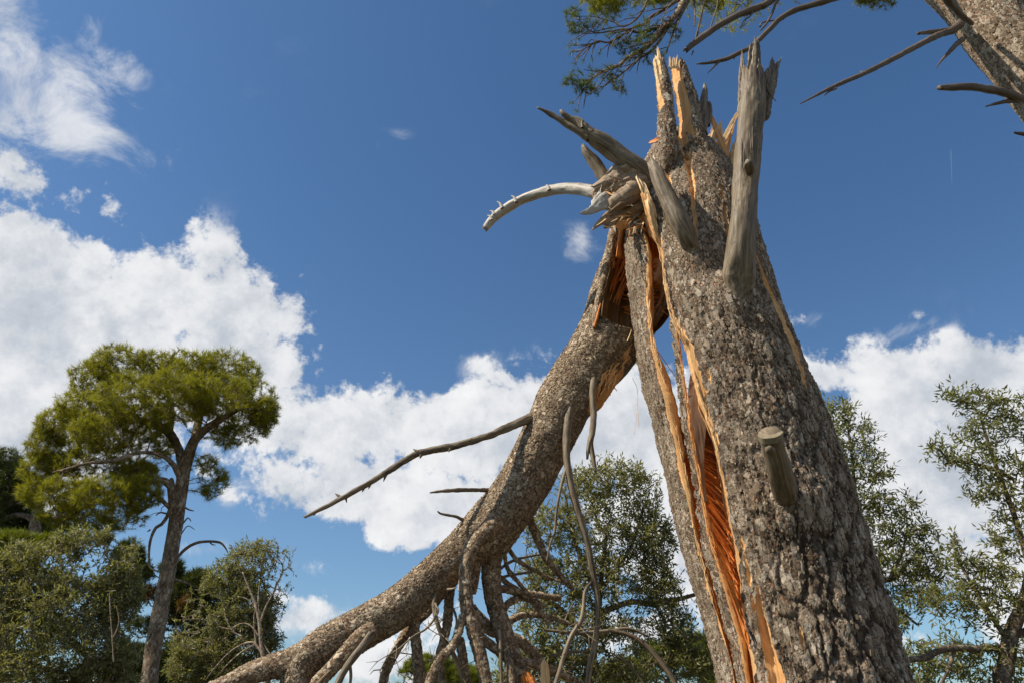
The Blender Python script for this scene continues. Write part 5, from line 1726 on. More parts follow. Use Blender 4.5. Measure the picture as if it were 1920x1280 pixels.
def leafy(root, seeds, pts, step, kill, kind, mat, bark, seed, per=5.0, size=None, rtip=0.003, up=0.02, wander=0.25, trunk_sides=24, leaf_r=None, trunk_mat=None, twig_name='twigs', seed_names=None, spread=0.8, tk=12, trunk_bumps=0.08, fill=None, per_sprig=9, reach=0.7):
    rg = np.random.default_rng(seed)
    sd = [catmull(np.asarray(s, float), step) for s in seeds]
    # trunk and main limbs, smooth tubes
    par0 = None
    for i, s in enumerate(seeds):
        r0 = max(x[3] for x in s)
        dens = catmull(np.asarray(s, float), max(0.02, min(0.10, r0 * 0.6)))
        V, F, A = tube(dens, trunk_sides if i == 0 else max(8, trunk_sides // 2), trunk_bumps, seed * 31 + i, 2.5)
        nm = (seed_names[i] if seed_names else ('trunk' if i == 0 else 'limb'))
        o = link(nm, mesh_np(nm, V, F, A), trunk_mat or bark, root if i == 0 or par0 is None else par0)
        if i == 0:
            par0 = o
    pos, par, r, ns, kids = grow(sd, pts, step, kill, seed, up, wander, rtip)
    V, q = twig_mesh(pos, par, r, ns)
    if fill is not None:
        fb, ft, fd, fl = sprigs(pos, r, ns, fill, rg, reach)
        mid = (fb + ft) / 2 + rg.normal(size=fb.shape) * fl[:, None] * 0.12 + np.array([0, 0, 0.05]) * fl[:, None]
        m_ = len(fb)
        pp = np.concatenate([fb, mid, ft])
        pr = np.concatenate([np.arange(m_), np.arange(m_), m_ + np.arange(m_)])
        rr_ = np.concatenate([np.full(m_, rtip), np.full(m_, rtip * 0.8), np.full(m_, rtip * 0.45)])
        V2, q2 = twig_mesh(pp, pr, rr_, m_, 3)
        g_ = Geo()
        g_.add(V, [q])
        g_.add(V2, [q2])
        V, q = np.concatenate(g_.V), np.concatenate(g_.F[4])
    tw = link(twig_name, mesh_np(twig_name, V, [q], {'bc': V.copy(), 'wood': np.zeros(len(V)), 'age': np.zeros(len(V))}), bark, root)
    idx = np.arange(ns, len(pos))
    thr = leaf_r if leaf_r is not None else rtip * 2.4
    idx = idx[r[idx] < thr]
    A, B = pos[par[idx]], pos[idx]
    d = B - A
    d /= np.linalg.norm(d, axis=1)[:, None] + 1e-9
    if kind == 'leaf':
        L, Wd = size
        n = rg.poisson(per, len(idx))
        n = np.where(kids[idx] == 0, n + int(per * 0.8) + 1, n)
        rep = np.repeat(np.arange(len(idx)), n)
        t = rg.random(len(rep))[:, None]
        P = A[rep] * (1 - t) + B[rep] * t + np.where((kids[idx] == 0)[rep][:, None], d[rep] * step * 0.9 * rg.random((len(rep), 1)), 0)
        side = np.cross(d[rep], rg.normal(size=(len(rep), 3)))
        side /= np.linalg.norm(side, axis=1)[:, None] + 1e-9
        Dl = d[rep] * 0.75 + side * rg.uniform(0.35, 1.0, (len(rep), 1)) + np.array([0, 0, 0.12])
        Dl /= np.linalg.norm(Dl, axis=1)[:, None]
        if fill is not None:
            k = per_sprig
            S = max(0.10, L * 2.6)
            dirs = fd + rg.normal(size=fd.shape) * 0.35 + np.array([0, 0, 0.25])
            dirs /= np.linalg.norm(dirs, axis=1)[:, None]
            tt = np.repeat(np.linspace(-0.75, 0.35, k)[None, :], len(ft), 0) + rg.uniform(-0.05, 0.05, (len(ft), k))
            Ps = ft[:, None] + dirs[:, None] * (tt * S)[..., None]
            ref = rg.normal(size=(len(ft), 3))
            s1 = np.cross(dirs, ref)
            s1 /= np.linalg.norm(s1, axis=1)[:, None]
            s2 = np.cross(dirs, s1)
            ph = np.pi * np.arange(k)[None, :] + 0.9 * (np.arange(k) // 2)[None, :] + rg.uniform(-.4, .4, (len(ft), k))
            sd_ = np.cos(ph)[..., None] * s1[:, None] + np.sin(ph)[..., None] * s2[:, None]
            Ds = dirs[:, None] * rg.uniform(0.5, 1.0, (len(ft), k, 1)) + sd_ * 0.8 + np.array([0, 0, 0.1])
            Ds[:, -1] = dirs + rg.normal(size=dirs.shape) * 0.15
            Ds /= np.linalg.norm(Ds, axis=2)[..., None]
            P = np.concatenate([P, Ps.reshape(-1, 3)])
            Dl = np.concatenate([Dl, Ds.reshape(-1, 3)])
        V, F, rr = leaves_mesh(P, Dl, L, Wd, rg)
        o = link('foliage', mesh_np('foliage', V, [F], {'rnd': rr}, False), mat, root)
    else:
        L, Wd = size
        n = rg.poisson(per, len(idx))
        n = np.where(kids[idx] == 0, n + 1, n)
        rep = np.repeat(np.arange(len(idx)), n)
        t = rg.random(len(rep))[:, None]
        P = A[rep] * (1 - t) + B[rep] * t
        Dl = d[rep] + rg.normal(size=(len(rep), 3)) * 0.55 + np.array([0, 0, 0.45])
        Dl /= np.linalg.norm(Dl, axis=1)[:, None]
        if fill is not None:
            Df = fd * 0.6 + rg.normal(size=fd.shape) * 0.45 + np.array([0, 0, 0.55])
            Df /= np.linalg.norm(Df, axis=1)[:, None]
            P = np.concatenate([P, ft])
            Dl = np.concatenate([Dl, Df])
        V, F, rr = tufts_mesh(P, Dl, L, Wd, tk, rg, spread)
        o = link('foliage', mesh_np('foliage', V, [F], {'rnd': rr}, False), mat, root)
    o['kind'] = 'stuff'
    tw['kind'] = 'stuff'
    return tw, o, len(F), pos, r


def rows(Y, L):
    """picture rows (px, py, r px[, dY]) at distance Y -> x,y,z,r"""
    return [[*at(x[0], x[1], Y + (x[3] if len(x) > 3 else 0)), x[2] * mpp(x[1], Y + (x[3] if len(x) > 3 else 0))] for x in L]


def to_ground(Lrows, dx=0.0, flare=1.2, drop=-0.15):
    """put a root end on the ground below the first row"""
    a = np.array(Lrows[0])
    g = [a[0] + dx, a[1], drop, a[3] * flare]
    mid = [(a[0] + g[0]) / 2, a[1], (a[2] + g[2]) / 2, a[3] * (1 + flare) / 2]
    return [g, mid] + list(Lrows)


COUNT = []

# ---- the tall pine on the left
Y = 16.0
tr = to_ground(rows(Y, [(276, 1290, 15.5), (284, 1240, 15), (297, 1160, 14.5), (312, 1085, 14), (326, 1005, 13.2), (337, 935, 12.5), (344, 890, 11.5), (352, 858, 10.5), (364, 826, 9, -.2), (384, 805, 7.5, -.4), (415, 785, 6, -.6), (450, 765, 4, -.8)]), -0.4)
lb = [rows(Y, [(343, 892, 9), (336, 845, 8, .1), (318, 812, 8, .2), (292, 795, 7, .3), (262, 785, 5, .4), (225, 770, 4, .5)]),
      rows(Y, [(341, 905, 6), (326, 872, 5, -.3), (300, 852, 4, -.6), (262, 848, 3.4, -.9), (215, 862, 4, -1.1), (165, 868, 3, -1.2), (120, 880, 2.5, -1.2)]),
      rows(Y, [(329, 985, 9), (324, 945, 8, -.1), (321, 908, 7, -.2), (322, 896, 3, -.2)]),
      rows(Y, [(321, 912, 7, -.2), (305, 900, 6.5, -.3), (275, 903, 5, -.6), (235, 912, 4, -.8), (185, 925, 3, -.9)]),
      rows(Y, [(325, 958, 4), (312, 945, 4, -.2), (290, 925, 3.5, -.4), (265, 915, 3, -.5)]),
      rows(Y, [(364, 826, 8, -.2), (372, 790, 7, 0), (380, 755, 6, .3), (376, 715, 4, .5)]),
      rows(Y, [(318, 812, 6, .2), (322, 770, 5, .2), (312, 725, 4, .1), (298, 700, 3)])]
BL = [(235, 690, 58, 36), (180, 716, 48, 34, .4), (300, 698, 55, 34, .5), (360, 700, 60, 38), (430, 702, 58, 42, .3), (472, 752, 48, 44), (497, 775, 26, 30, -.3), (455, 795, 48, 36), (410, 742, 60, 42, -.9), (330, 745, 65, 42, -1.2), (250, 748, 65, 42, -1.0),
      (170, 768, 58, 42), (122, 800, 48, 34), (92, 838, 38, 36), (190, 812, 55, 32, -.8), (272, 790, 50, 26, -.4), (75, 880, 32, 28), (130, 925, 52, 30, -.4), (205, 932, 60, 36, -.8), (268, 925, 36, 28, -.6), (150, 872, 50, 22), (250, 885, 45, 20, .4),
      (400, 905, 24, 30, .3), (385, 872, 22, 18, .2), (432, 818, 34, 22), (110, 965, 35, 20), (200, 845, 70, 22, .3), (120, 862, 50, 20), (285, 835, 42, 20, .6), (78, 925, 36, 28), (225, 970, 52, 22, -.3), (165, 980, 60, 22), (250, 880, 40, 16)]
t = thing('umbrella_pine', 'tall umbrella pine with a flat-topped crown and one leaning trunk', 'tree', tuple(np.array(tr[0][:3])))
pts = blobs_pts(BL, Y, 3000, 1.1, 0.45, 11)
fl = np.concatenate([blobs_pts(BL, Y, 6000, 1.1, 0.45, 111, 1.6), blobs_pts(BL, Y, 2600, 1.1, 0.6, 112)])
COUNT.append(leafy(t, [tr] + lb, pts, 0.13, 0.16, 'needle', NEEDLE, BARK_FAR, 12, per=0.95, size=(0.15, 0.0085), rtip=0.006, up=0.08, wander=0.2, trunk_sides=40, trunk_mat=BARK_FAR, leaf_r=0.011, tk=20, spread=0.95, fill=fl)[2])
for i, L in enumerate([[(318, 955, 3.5), (313, 968, 3.5), (303, 982, 3), (293, 988, 3), (285, 1003, 2.6), (280, 1025, 2.4), (280, 1060, 2), (290, 1068, 1.6), (300, 1072, 1)],
                       [(313, 962, 1.8), (300, 960, 1.5), (292, 966, .7)], [(282, 992, 1.8), (276, 996, .8)],
                       [(332, 1045, 3), (348, 1028, 3), (368, 1017, 2.8), (390, 1014, 2.5), (412, 1016, 2.2), (421, 1024, 1.6), (428, 1036, .8)], [(392, 1014, 1.5), (398, 1020, 1.2), (404, 1021, .6)],
                       [(325, 1060, 2.6), (333, 1052, 2.2), (331, 1043, 1.8)], [(326, 1085, 2.5), (350, 1092, 2), (365, 1100, 1)], [(340, 985, 1.6), (352, 970, 1.4), (358, 976, .9)], [(340, 1000, 1.2), (352, 985, 1), (365, 992, .5)], [(346, 950, 2), (355, 955, 1.4), (364, 957, .8)]]):
    Pm = catmull(np.array(rows(Y - 0.3, L)), 0.06)
    V, F, A = tube(Pm, 7, 0.1, 700 + i)
    link('dead_branch', mesh_np('dead_branch', V, F, A), BARK_TWIG, t)

# ---- dark pine at the left edge, farther back
Y = 20.0
tr = to_ground(rows(Y, [(62, 1040, 11), (64, 1000, 10.5), (70, 960, 9), (72, 936, 8), (62, 923, 7.5), (40, 930, 7), (10, 946, 6), (-30, 955, 5)]))
lb = [rows(Y, [(66, 975, 6), (40, 965, 5), (10, 970, 4), (-20, 985, 3)]), rows(Y, [(72, 968, 4), (110, 970, 3.5), (150, 975, 3), (163, 985, 3)])]
t = thing('dark_pine', 'dark pine with a hooked trunk at the left edge beyond the umbrella pine', 'tree', tuple(tr[0][:3]))
BL = [(5, 872, 36, 30), (22, 900, 34, 32), (-20, 930, 60, 40), (15, 960, 50, 40, .8), (40, 985, 50, 30, 1.0), (20, 920, 45, 30, 1.2), (100, 985, 40, 18, .8), (-30, 990, 60, 40)]
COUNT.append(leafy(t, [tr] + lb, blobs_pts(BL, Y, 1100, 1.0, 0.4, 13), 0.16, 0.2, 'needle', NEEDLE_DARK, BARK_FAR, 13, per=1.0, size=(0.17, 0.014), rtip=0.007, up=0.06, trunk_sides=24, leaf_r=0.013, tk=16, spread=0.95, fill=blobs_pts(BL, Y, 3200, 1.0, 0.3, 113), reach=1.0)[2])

# ---- small bright pine below it
def young_pine(label, Y, BL, mat, seed, n, px, py, sz=(0.15, 0.014), group=None, extra=None):
    g = at(px, py, Y)
    tr = [[g[0], g[1], -0.15, 0.16], [g[0], g[1], g[2] * 0.5, 0.12], [*g, 0.06]]
    t = thing('young_pine', label, 'tree', (g[0], g[1], -0.15), group)
    r_ = leafy(t, [tr], blobs_pts(BL, Y, n, 1.0, 0.45, seed), 0.15, 0.19, 'needle', mat, BARK_FAR, seed, per=1.0, size=sz, rtip=0.006, up=0.08, trunk_sides=14, leaf_r=0.012, tk=16, spread=0.95, fill=blobs_pts(BL, Y, n * 4, 1.0, 0.4, seed + 100, 1.3), reach=1.2)
    COUNT.append(r_[2])
    return t


young_pine('low bright green pine below the dark hooked trunk', 17.0, [(25, 1025, 50, 26), (90, 1022, 40, 16), (130, 1010, 30, 14), (10, 1050, 60, 24)], NEEDLE_BRIGHT, 14, 420, 40, 1060)
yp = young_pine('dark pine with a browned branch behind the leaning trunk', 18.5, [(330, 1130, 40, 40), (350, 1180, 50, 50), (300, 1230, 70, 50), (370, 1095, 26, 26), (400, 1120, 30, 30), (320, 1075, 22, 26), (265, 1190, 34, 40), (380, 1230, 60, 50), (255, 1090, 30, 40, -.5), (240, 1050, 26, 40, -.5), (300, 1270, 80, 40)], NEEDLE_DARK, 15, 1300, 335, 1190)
rg_ = np.random.default_rng(5)
bp = blobs_pts([(264, 1112, 38, 17), (232, 1125, 26, 12), (345, 1130, 10, 8)], 17.9, 260, 0.7, 0.3, 44)
dd = rg_.normal(size=(len(bp), 3)) * 0.6 + np.array([0, 0, 0.5])
dd /= np.linalg.norm(dd, axis=1)[:, None]
V, F, rr = tufts_mesh(bp, dd, 0.17, 0.014, 16, rg_, 0.95)
o = link('browned_foliage', mesh_np('browned_foliage', V, [F], {'rnd': rr}, False), NEEDLE_RUST, yp)
o['kind'] = 'stuff'
o['label'] = 'rust-brown needles'
young_pine('yellow-green pine peeping over the left end of the bent trunk', 24.0, [(800, 1262, 48, 30), (770, 1275, 30, 22), (840, 1250, 30, 20), (870, 1280, 40, 30)], NEEDLE_BRIGHT, 16, 420, 805, 1285, (0.17, 0.016))
young_pine('bright pine low behind the split trunk', 21.0, [(1215, 1240, 55, 34), (1275, 1245, 50, 40), (1320, 1230, 40, 40), (1170, 1270, 50, 30), (1330, 1270, 50, 30)], NEEDLE_BRIGHT, 17, 700, 1250, 1275, (0.16, 0.015))

# ---- olive trees
def olive(label, Y, tr, lbs, BL, n, seed, mat, size=(0.052, 0.014), per=4.2, step=0.075, kill=0.10, rtip=0.0022, depth=0.9, bark=BARK_TWIG, tmat=None, wander=0.28, ground=True, up=0.02, nfill=2500, clump=None):
    T_ = to_ground(rows(Y, tr)) if ground else rows(Y, tr)
    t = thing('olive_tree', label, 'tree', tuple(T_[0][:3]))
    r_ = leafy(t, [T_] + [rows(Y, l) for l in lbs], blobs_pts(BL, Y, n, depth, 0.3, seed), step, kill, 'leaf', mat, bark, seed, per=per, size=size, rtip=rtip, up=up, wander=wander, trunk_sides=20, trunk_mat=tmat or bark, fill=blobs_pts(BL, Y, nfill, depth, 0.25, seed + 100, 18.0 / Y if clump is None else clump))
    COUNT.append(r_[2])
    return t


olive('dense grey-green olive filling the lower left corner', 9.0, [(190, 1300, 12), (200, 1250, 10), (215, 1190, 7), (210, 1130, 5)], [[(200, 1255, 8), (150, 1215, 7), (100, 1170, 5), (70, 1110, 3)], [(205, 1240, 6), (222, 1180, 4), (208, 1110, 3)], [(190, 1290, 7), (120, 1265, 5), (50, 1240, 4), (0, 1220, 3)]],
      [(60, 1075, 90, 62), (150, 1055, 80, 62), (215, 1065, 42, 60), (225, 1125, 40, 50), (100, 1155, 110, 70), (30, 1200, 75, 80), (150, 1225, 95, 60), (60, 1268, 100, 60), (232, 1245, 36, 40), (200, 1015, 22, 26), (110, 1030, 50, 24), (-20, 1120, 60, 90), (170, 1275, 90, 30)], 3600, 21, OLIVE, (0.060, 0.017), 5.0, 0.10, 0.12, 0.003, nfill=4000)
olive('olive with bare pale twigs beside the leaning pine trunk', 12.0, [(500, 1285, 6.5), (496, 1245, 6), (490, 1205, 5.5), (488, 1165, 5), (481, 1125, 4), (464, 1090, 3), (450, 1065, 2)],
      [[(488, 1165, 4), (492, 1140, 3.5), (510, 1115, 2.5), (520, 1090, 1.5)], [(492, 1215, 3), (470, 1200, 2.5), (430, 1220, 2), (400, 1250, 1.2)], [(489, 1180, 2.5), (455, 1162, 2), (425, 1175, 1.4)], [(380, 1300, 7), (385, 1265, 6), (390, 1220, 4), (400, 1170, 3)]],
      [(480, 1055, 58, 42), (520, 1058, 34, 38), (432, 1088, 48, 46), (400, 1140, 58, 50), (470, 1130, 58, 60), (518, 1125, 30, 46), (380, 1200, 58, 50), (462, 1198, 58, 50), (516, 1180, 20, 32), (360, 1250, 46, 36), (430, 1258, 56, 28), (540, 1262, 12, 12), (350, 1170, 26, 40)], 2900, 22, OLIVE, (0.062, 0.019), 4.6, 0.11, 0.13, 0.0035, bark=BARK_PALE, nfill=3000)
olive('dark-stemmed olive behind the hanging branches, left of the split trunk', 6.6, [(1104, 1300, 11), (1106, 1250, 9.5), (1112, 1210, 8.5), (1120, 1170, 7), (1124, 1120, 5.5), (1130, 1060, 4), (1140, 980, 3)],
      [[(1112, 1210, 6), (1060, 1150, 5), (1010, 1110, 3.5), (985, 1060, 2.5)], [(1122, 1150, 6), (1180, 1128, 5.5), (1225, 1132, 5), (1265, 1124, 4.5), (1306, 1113, 3.5), (1345, 1100, 3)], [(1124, 1120, 5), (1090, 1050, 4), (1070, 980, 3), (1060, 930, 2)], [(1124, 1110, 4), (1180, 1030, 3), (1205, 960, 2)], [(1106, 1240, 6), (1040, 1225, 5), (985, 1215, 3.5)]],
      [(1148, 895, 64, 36), (1095, 925, 60, 48), (1198, 925, 46, 52), (1030, 985, 50, 46), (1120, 1000, 70, 60), (1208, 1010, 52, 60), (1060, 1085, 62, 48), (1140, 1090, 76, 52), (1228, 1085, 38, 46), (1008, 1150, 48, 52), (1080, 1180, 74, 50), (1160, 1175, 60, 30), (1000, 1235, 48, 42), (1060, 1240, 60, 36), (1270, 1190, 30, 30), (1010, 1070, 40, 30), (1100, 1260, 90, 36), (1195, 1240, 60, 40), (965, 1265, 40, 36), (1240, 1110, 40, 60), (1262, 1185, 40, 50), (1285, 1245, 46, 36), (1232, 1010, 36, 50), (1320, 1230, 30, 40)], 3000, 23, OLIVE, (0.056, 0.0150), 3.0, 0.075, 0.10, 0.0022, nfill=2700, clump=0.0)
olive('airy olive just right of the split trunk', 6.2, [(1560, 1320, 11), (1575, 1240, 9.5), (1600, 1170, 8), (1625, 1110, 6), (1652, 1090, 5), (1680, 1080, 4), (1705, 1050, 3)],
      [[(1600, 1170, 5), (1600, 1080, 4.5), (1605, 980, 4), (1600, 880, 3), (1590, 800, 2)], [(1668, 1085, 3.5), (1690, 1040, 2.6), (1700, 1000, 2)], [(1625, 1110, 4), (1680, 1140, 3), (1720, 1170, 2)]],
      [(1572, 775, 32, 28), (1600, 820, 46, 40), (1630, 880, 44, 38), (1600, 935, 46, 26), (1672, 948, 54, 30), (1640, 995, 46, 34), (1722, 1000, 40, 26), (1690, 1050, 58, 36), (1630, 1060, 26, 40), (1745, 1060, 40, 30), (1715, 1115, 46, 34), (1670, 1160, 34, 30), (1560, 860, 30, 60), (1560, 960, 30, 60)], 1150, 24, OLIVE_NEAR, (0.054, 0.0145), 2.6, 0.075, 0.10, 0.002, 0.8, nfill=950, clump=0.0)
olive('olive with a curving brown trunk at the right edge', 5.6, [(1884, 1300, 17), (1886, 1250, 15), (1892, 1205, 14), (1902, 1170, 13), (1915, 1140, 12), (1930, 1090, 10), (1940, 1000, 8), (1930, 920, 6)],
      [[(1888, 1222, 7), (1862, 1214, 6), (1830, 1216, 6, -.1), (1790, 1214, 6, -.2), (1758, 1220, 6, -.3), (1735, 1232, 6, -.4), (1705, 1236, 5, -.5), (1682, 1243, 4, -.6)], [(1930, 1060, 6), (1900, 960, 5), (1870, 880, 4), (1850, 820, 3), (1838, 780, 2)], [(1905, 900, 4), (1860, 878, 3.5), (1800, 864, 3), (1770, 870, 2)], [(1896, 1190, 7), (1920, 1185, 7), (1945, 1160, 6)], [(1892, 1205, 5), (1850, 1140, 4), (1820, 1090, 3), (1790, 1040, 2)], [(1790, 1214, 4, -.2), (1780, 1250, 3, -.2), (1760, 1290, 2, -.2)]],
      [(1792, 742, 26, 20), (1842, 758, 46, 30), (1895, 778, 46, 44), (1830, 812, 46, 36), (1752, 838, 26, 14), (1782, 860, 36, 18), (1858, 868, 52, 42), (1905, 925, 46, 54), (1848, 925, 34, 20), (1892, 1005, 42, 44), (1862, 1062, 36, 34), (1890, 1110, 46, 44), (1815, 1075, 26, 40), (1830, 1140, 46, 40), (1770, 1130, 36, 36), (1905, 1230, 40, 56), (1830, 1245, 46, 44), (1770, 1230, 48, 40), (1700, 1225, 26, 20), (1740, 1265, 50, 26), (1795, 1030, 14, 30), (2010, 900, 80, 120), (2060, 1100, 100, 120), (1985, 770, 60, 60), (2080, 1290, 110, 90), (2000, 1250, 60, 70)], 2200, 25, OLIVE_NEAR, (0.055, 0.0145), 2.8, 0.07, 0.095, 0.002, 0.8, nfill=1700, clump=0.0)  # crown past the right edge is unseen, added to block some sky

_ol = [o for o in bpy.data.objects if o.name.startswith('olive_tree')]
for T_, Yt, LL in ((_ol[1], 11.0, [[(499, 1295, 4.2), (494, 1240, 3.8), (489, 1200, 3.5), (486, 1165, 3), (478, 1130, 2.4), (466, 1100, 1.8), (455, 1072, 1)], [(487, 1168, 2.2), (498, 1138, 1.8), (512, 1110, 1.2), (518, 1090, .8)],
                    [(491, 1222, 2.8), (475, 1204, 2.2), (455, 1207, 1.7), (430, 1222, 1.3), (402, 1252, 1), (385, 1275, .7)], [(478, 1207, 1.8), (452, 1222, 1.3), (425, 1246, 1), (412, 1262, .6)], [(484, 1190, 1.8), (470, 1172, 1.4), (452, 1168, 1.1), (436, 1176, .7)],
                    [(452, 1192, 1.5), (436, 1182, 1.3), (424, 1160, 1.1), (421, 1148, .7)], [(428, 1178, 1.1), (412, 1174, .9), (404, 1162, .6)], [(481, 1140, 1.5), (462, 1122, 1.2), (445, 1118, .8)], [(487, 1160, 1.2), (484, 1120, 1), (487, 1085, .6)], [(494, 1205, 1.2), (506, 1225, 1), (518, 1240, .6)], [(480, 1210, 1.3), (476, 1160, 1.1), (482, 1128, .7)]]),
                   (_ol[0], 7.9, [[(213, 1240, 1.2), (210, 1190, 1.1), (207, 1150, 1), (205, 1112, .7)], [(211, 1195, 1.1), (219, 1180, 1), (223, 1160, .8), (218, 1135, .6)]])):
    for i, L in enumerate(LL):
        Pm = catmull(np.array(rows(Yt, L)), 0.04)
        V, F, A = tube(Pm, 8, 0.1, 910 + i)
        link('bare_twig', mesh_np('bare_twig', V, F, A), BARK_PALE, T_)

# ---- the living pine leaning in at the top right, and its boughs over the break
UB = [6.95, 5.7, -0.2]
ut = rows(5.5, [(2034, 258, 60), (1996, 211, 59), (1955, 158, 58), (1909, 102, 57), (1870, 56, 56), (1829, 4, 54)])
ut = [[7.25, 5.75, -0.2, 0.52], [6.9, 5.65, 2.2, 0.43], [6.3, 5.55, 4.8, 0.40]] + ut
top = np.array(ut[-1][:3])
ut += [[top[0] - 0.28, top[1] + 0.05, top[2] + 0.9, 0.31], [top[0] - 0.45, top[1] + 0.1, top[2] + 2.0, 0.27], [top[0] - 0.5, top[1] + 0.1, top[2] + 3.4, 0.2], [top[0] - 0.4, top[1] + 0.1, top[2] + 4.6, 0.1]]
UP = thing('leaning_pine', 'living pine leaning in at the top right corner with boughs over the break', 'tree', tuple(ut[0][:3]))
Pm = catmull(np.array(ut), 0.011 if False else 0.02)
V, F, A = tube(Pm, 150, 0.04, 800, 2.5)
A['age'] = A['age'] + 0.10
UT = link('trunk', mesh_np('trunk', V, F, A), BARK_UP, UP)
Ug = V[:len(Pm) * 150].reshape(len(Pm), 150, 3)
m_ = ((Ug[..., 2] > 6.0) & (Ug[..., 2] < 9.3)).astype(float)
emit_flakes('bark_flakes', flakes_on('bark_flakes', Ug, m_, 2600, 0.006, 0.018, UT, 4, 0.004), UT, 0)


def bough(name, Y, L, mat, parent, sides=12, seed=1, step=0.03, jag=0.0):
    Pm = catmull(np.array(rows(Y, L)), step)
    V, F, A = tube(Pm, sides, 0.12, seed, 3.0, jag=jag)
    return link(name, mesh_np(name, V, F, A), mat, parent)


trunk_hi = np.array(ut[-3])
Yb = 5.0
for i, L in enumerate([
        [(1800, 45, 8, .42), (1786, 57, 7, .25), (1765, 64, 6, .15), (1747, 72, 6), (1709, 92, 5.4, -.1), (1666, 115, 5, -.2), (1618, 139, 4.6, -.3), (1585, 153, 4, -.35), (1556, 166, 3.4, -.4), (1525, 182, 2.2, -.45), (1500, 195, .9, -.5)],
        [(1790, 54, 5, .3), (1762, 59, 4.5, .2), (1740, 61, 4, .1), (1721, 63, 3)],
        [(1805, 74, 5, .3), (1793, 84, 4.5, .2), (1778, 100, 3.5, .15), (1766, 113, 2, .1), (1755, 127, .8, .1)],
        [(1925, 188, 8, .35), (1905, 182, 7.5, .2), (1880, 173, 7.5, .1), (1853, 168, 7.5), (1820, 163, 7, -.1), (1790, 164, 6.5, -.15), (1760, 165, 5, -.2)],
        [(1912, 190, 4.5, .3), (1892, 190, 4, .2), (1870, 194, 3, .15), (1848, 200, 1, .1)],
        [(1940, 254, 5, .3), (1920, 252, 4, .2), (1902, 249, 2, .15)],
        [(1760, -25, 8, -.2), (1776, 0, 7, -.15), (1792, 18, 6, 0), (1806, 32, 5, .15), (1822, 44, 4, .3)],
        [(1568, 166, 2, -.4), (1555, 172, 1.5, -.4), (1545, 180, .7, -.4)], [(1640, 128, 2, -.25), (1634, 136, 1, -.25)], [(1618, 138, 2, -.3), (1613, 133, .8, -.3)]]):
    bough('dead_branch', Yb, L, DARKDEAD, UT, 16, 820 + i, 0.02, 0.03 if i in (1, 3) else 0)
# boughs from above the picture
b1 = bough('dead_bough', Yb, [(1760, -330, 10, .5), (1640, -190, 9, .3), (1530, -80, 8, .1), (1446, 0, 6.8), (1422, 14, 6.6), (1383, 29, 6.4), (1357, 43, 6.2), (1335, 57, 6), (1316, 70, 6), (1300, 82, 6), (1284, 97, 5)], DARKDEAD, UT, 18, 840, 0.02, 0.06)
b2 = bough('dead_bough', Yb, [(1800, -260, 9, .5), (1680, -90, 8, .3), (1600, -20, 6.5, .1), (1556, 0, 5.6), (1522, 10, 5.4), (1490, 20, 5.2), (1465, 34, 5), (1446, 52, 4.8), (1426, 72, 4.6), (1405, 90, 4.4), (1383, 101, 4.2), (1362, 111, 4), (1340, 116, 3.4), (1322, 119, 2.6), (1305, 120, 1.2)], DARKDEAD, UT, 16, 841, 0.02, 0.02)
for i, L in enumerate([[(1352, 113, 2.4), (1342, 122, 2), (1326, 139, .6)], [(1500, -40, 3), (1460, 0, 2.4), (1446, 29, 2.2), (1436, 46, 2), (1426, 57, 1.4)], [(1425, 50, 1.8), (1432, 42, 1.6), (1470, 36, 1.5)], [(1412, 22, 2), (1405, 32, 1.5), (1396, 38, 1.3), (1388, 55, .8)],
                       [(1410, 88, 1.5), (1404, 98, .8)], [(1380, 102, 1.5), (1376, 112, .7)], [(1318, 70, 1.3), (1312, 62, 1), (1309, 60, .5)], [(1300, 96, 1.6), (1297, 104, .8)], [(1303, 77, 1.6), (1310, 50, 1.3), (1316, 30, 1.2), (1318, -10, 1.2)], [(1330, 60, 1.4), (1336, 40, 1.2), (1344, 15, 1.2), (1348, -20, 1.2)]]):
    bough('twig', Yb, L, DARKDEAD, b1 if i in (3, 6, 7, 8, 9) else b2, 8, 850 + i, 0.02)

GB = [  # the leafy bough
    [(1700, -420, 11, .5), (1500, -220, 9, .3), (1380, -100, 7, .1), (1320, -40, 6), (1284, 0, 5.4), (1271, 23, 5), (1259, 38, 4.8), (1241, 56, 4.6), (1227, 75, 4.2), (1209, 91, 3.8), (1187, 103, 3.3), (1173, 111, 3), (1162, 122, 2.8), (1140, 130, 2.3), (1118, 142, 1.7), (1100, 157, 1)],
    [(1320, -40, 5), (1285, -10, 4), (1262, 6, 3.4), (1240, 21, 3.2), (1218, 34, 3), (1209, 45, 2.8), (1188, 52, 2.4), (1173, 62, 2.2), (1152, 75, 2), (1137, 80, 1.7), (1121, 77, 1.5), (1109, 84, 1.3), (1090, 95, .8)],
    [(1256, 40, 3.2), (1243, 48, 3), (1220, 56, 2.8), (1196, 61, 2.5), (1174, 55, 2), (1149, 58, 1.6), (1118, 62, 1.3), (1099, 52, 1), (1084, 34, .6)],
    [(1260, -40, 3), (1228, -12, 2.4), (1213, 3, 2.1), (1206, 19, 2), (1190, 39, 1.8), (1168, 50, 1.4), (1152, 42, 1.2), (1131, 36, 1), (1113, 31, .8), (1093, 31, .5)],
    [(1268, 28, 3.6), (1252, 52, 3.2), (1240, 72, 2.8), (1222, 95, 2.4), (1196, 112, 2), (1168, 136, 1.6), (1150, 150, 1.3), (1128, 165, .8)],
    [(1290, 2, 4), (1278, 25, 3), (1268, 48, 2.2), (1258, 72, 1.5), (1250, 100, .8)],
    [(1300, -10, 2), (1303, 20, 1.5), (1302, 50, .8)], [(1320, -20, 2), (1320, 5, 1.5), (1312, 40, 1.2), (1307, 75, .8)]]
gb0 = None
tips = []
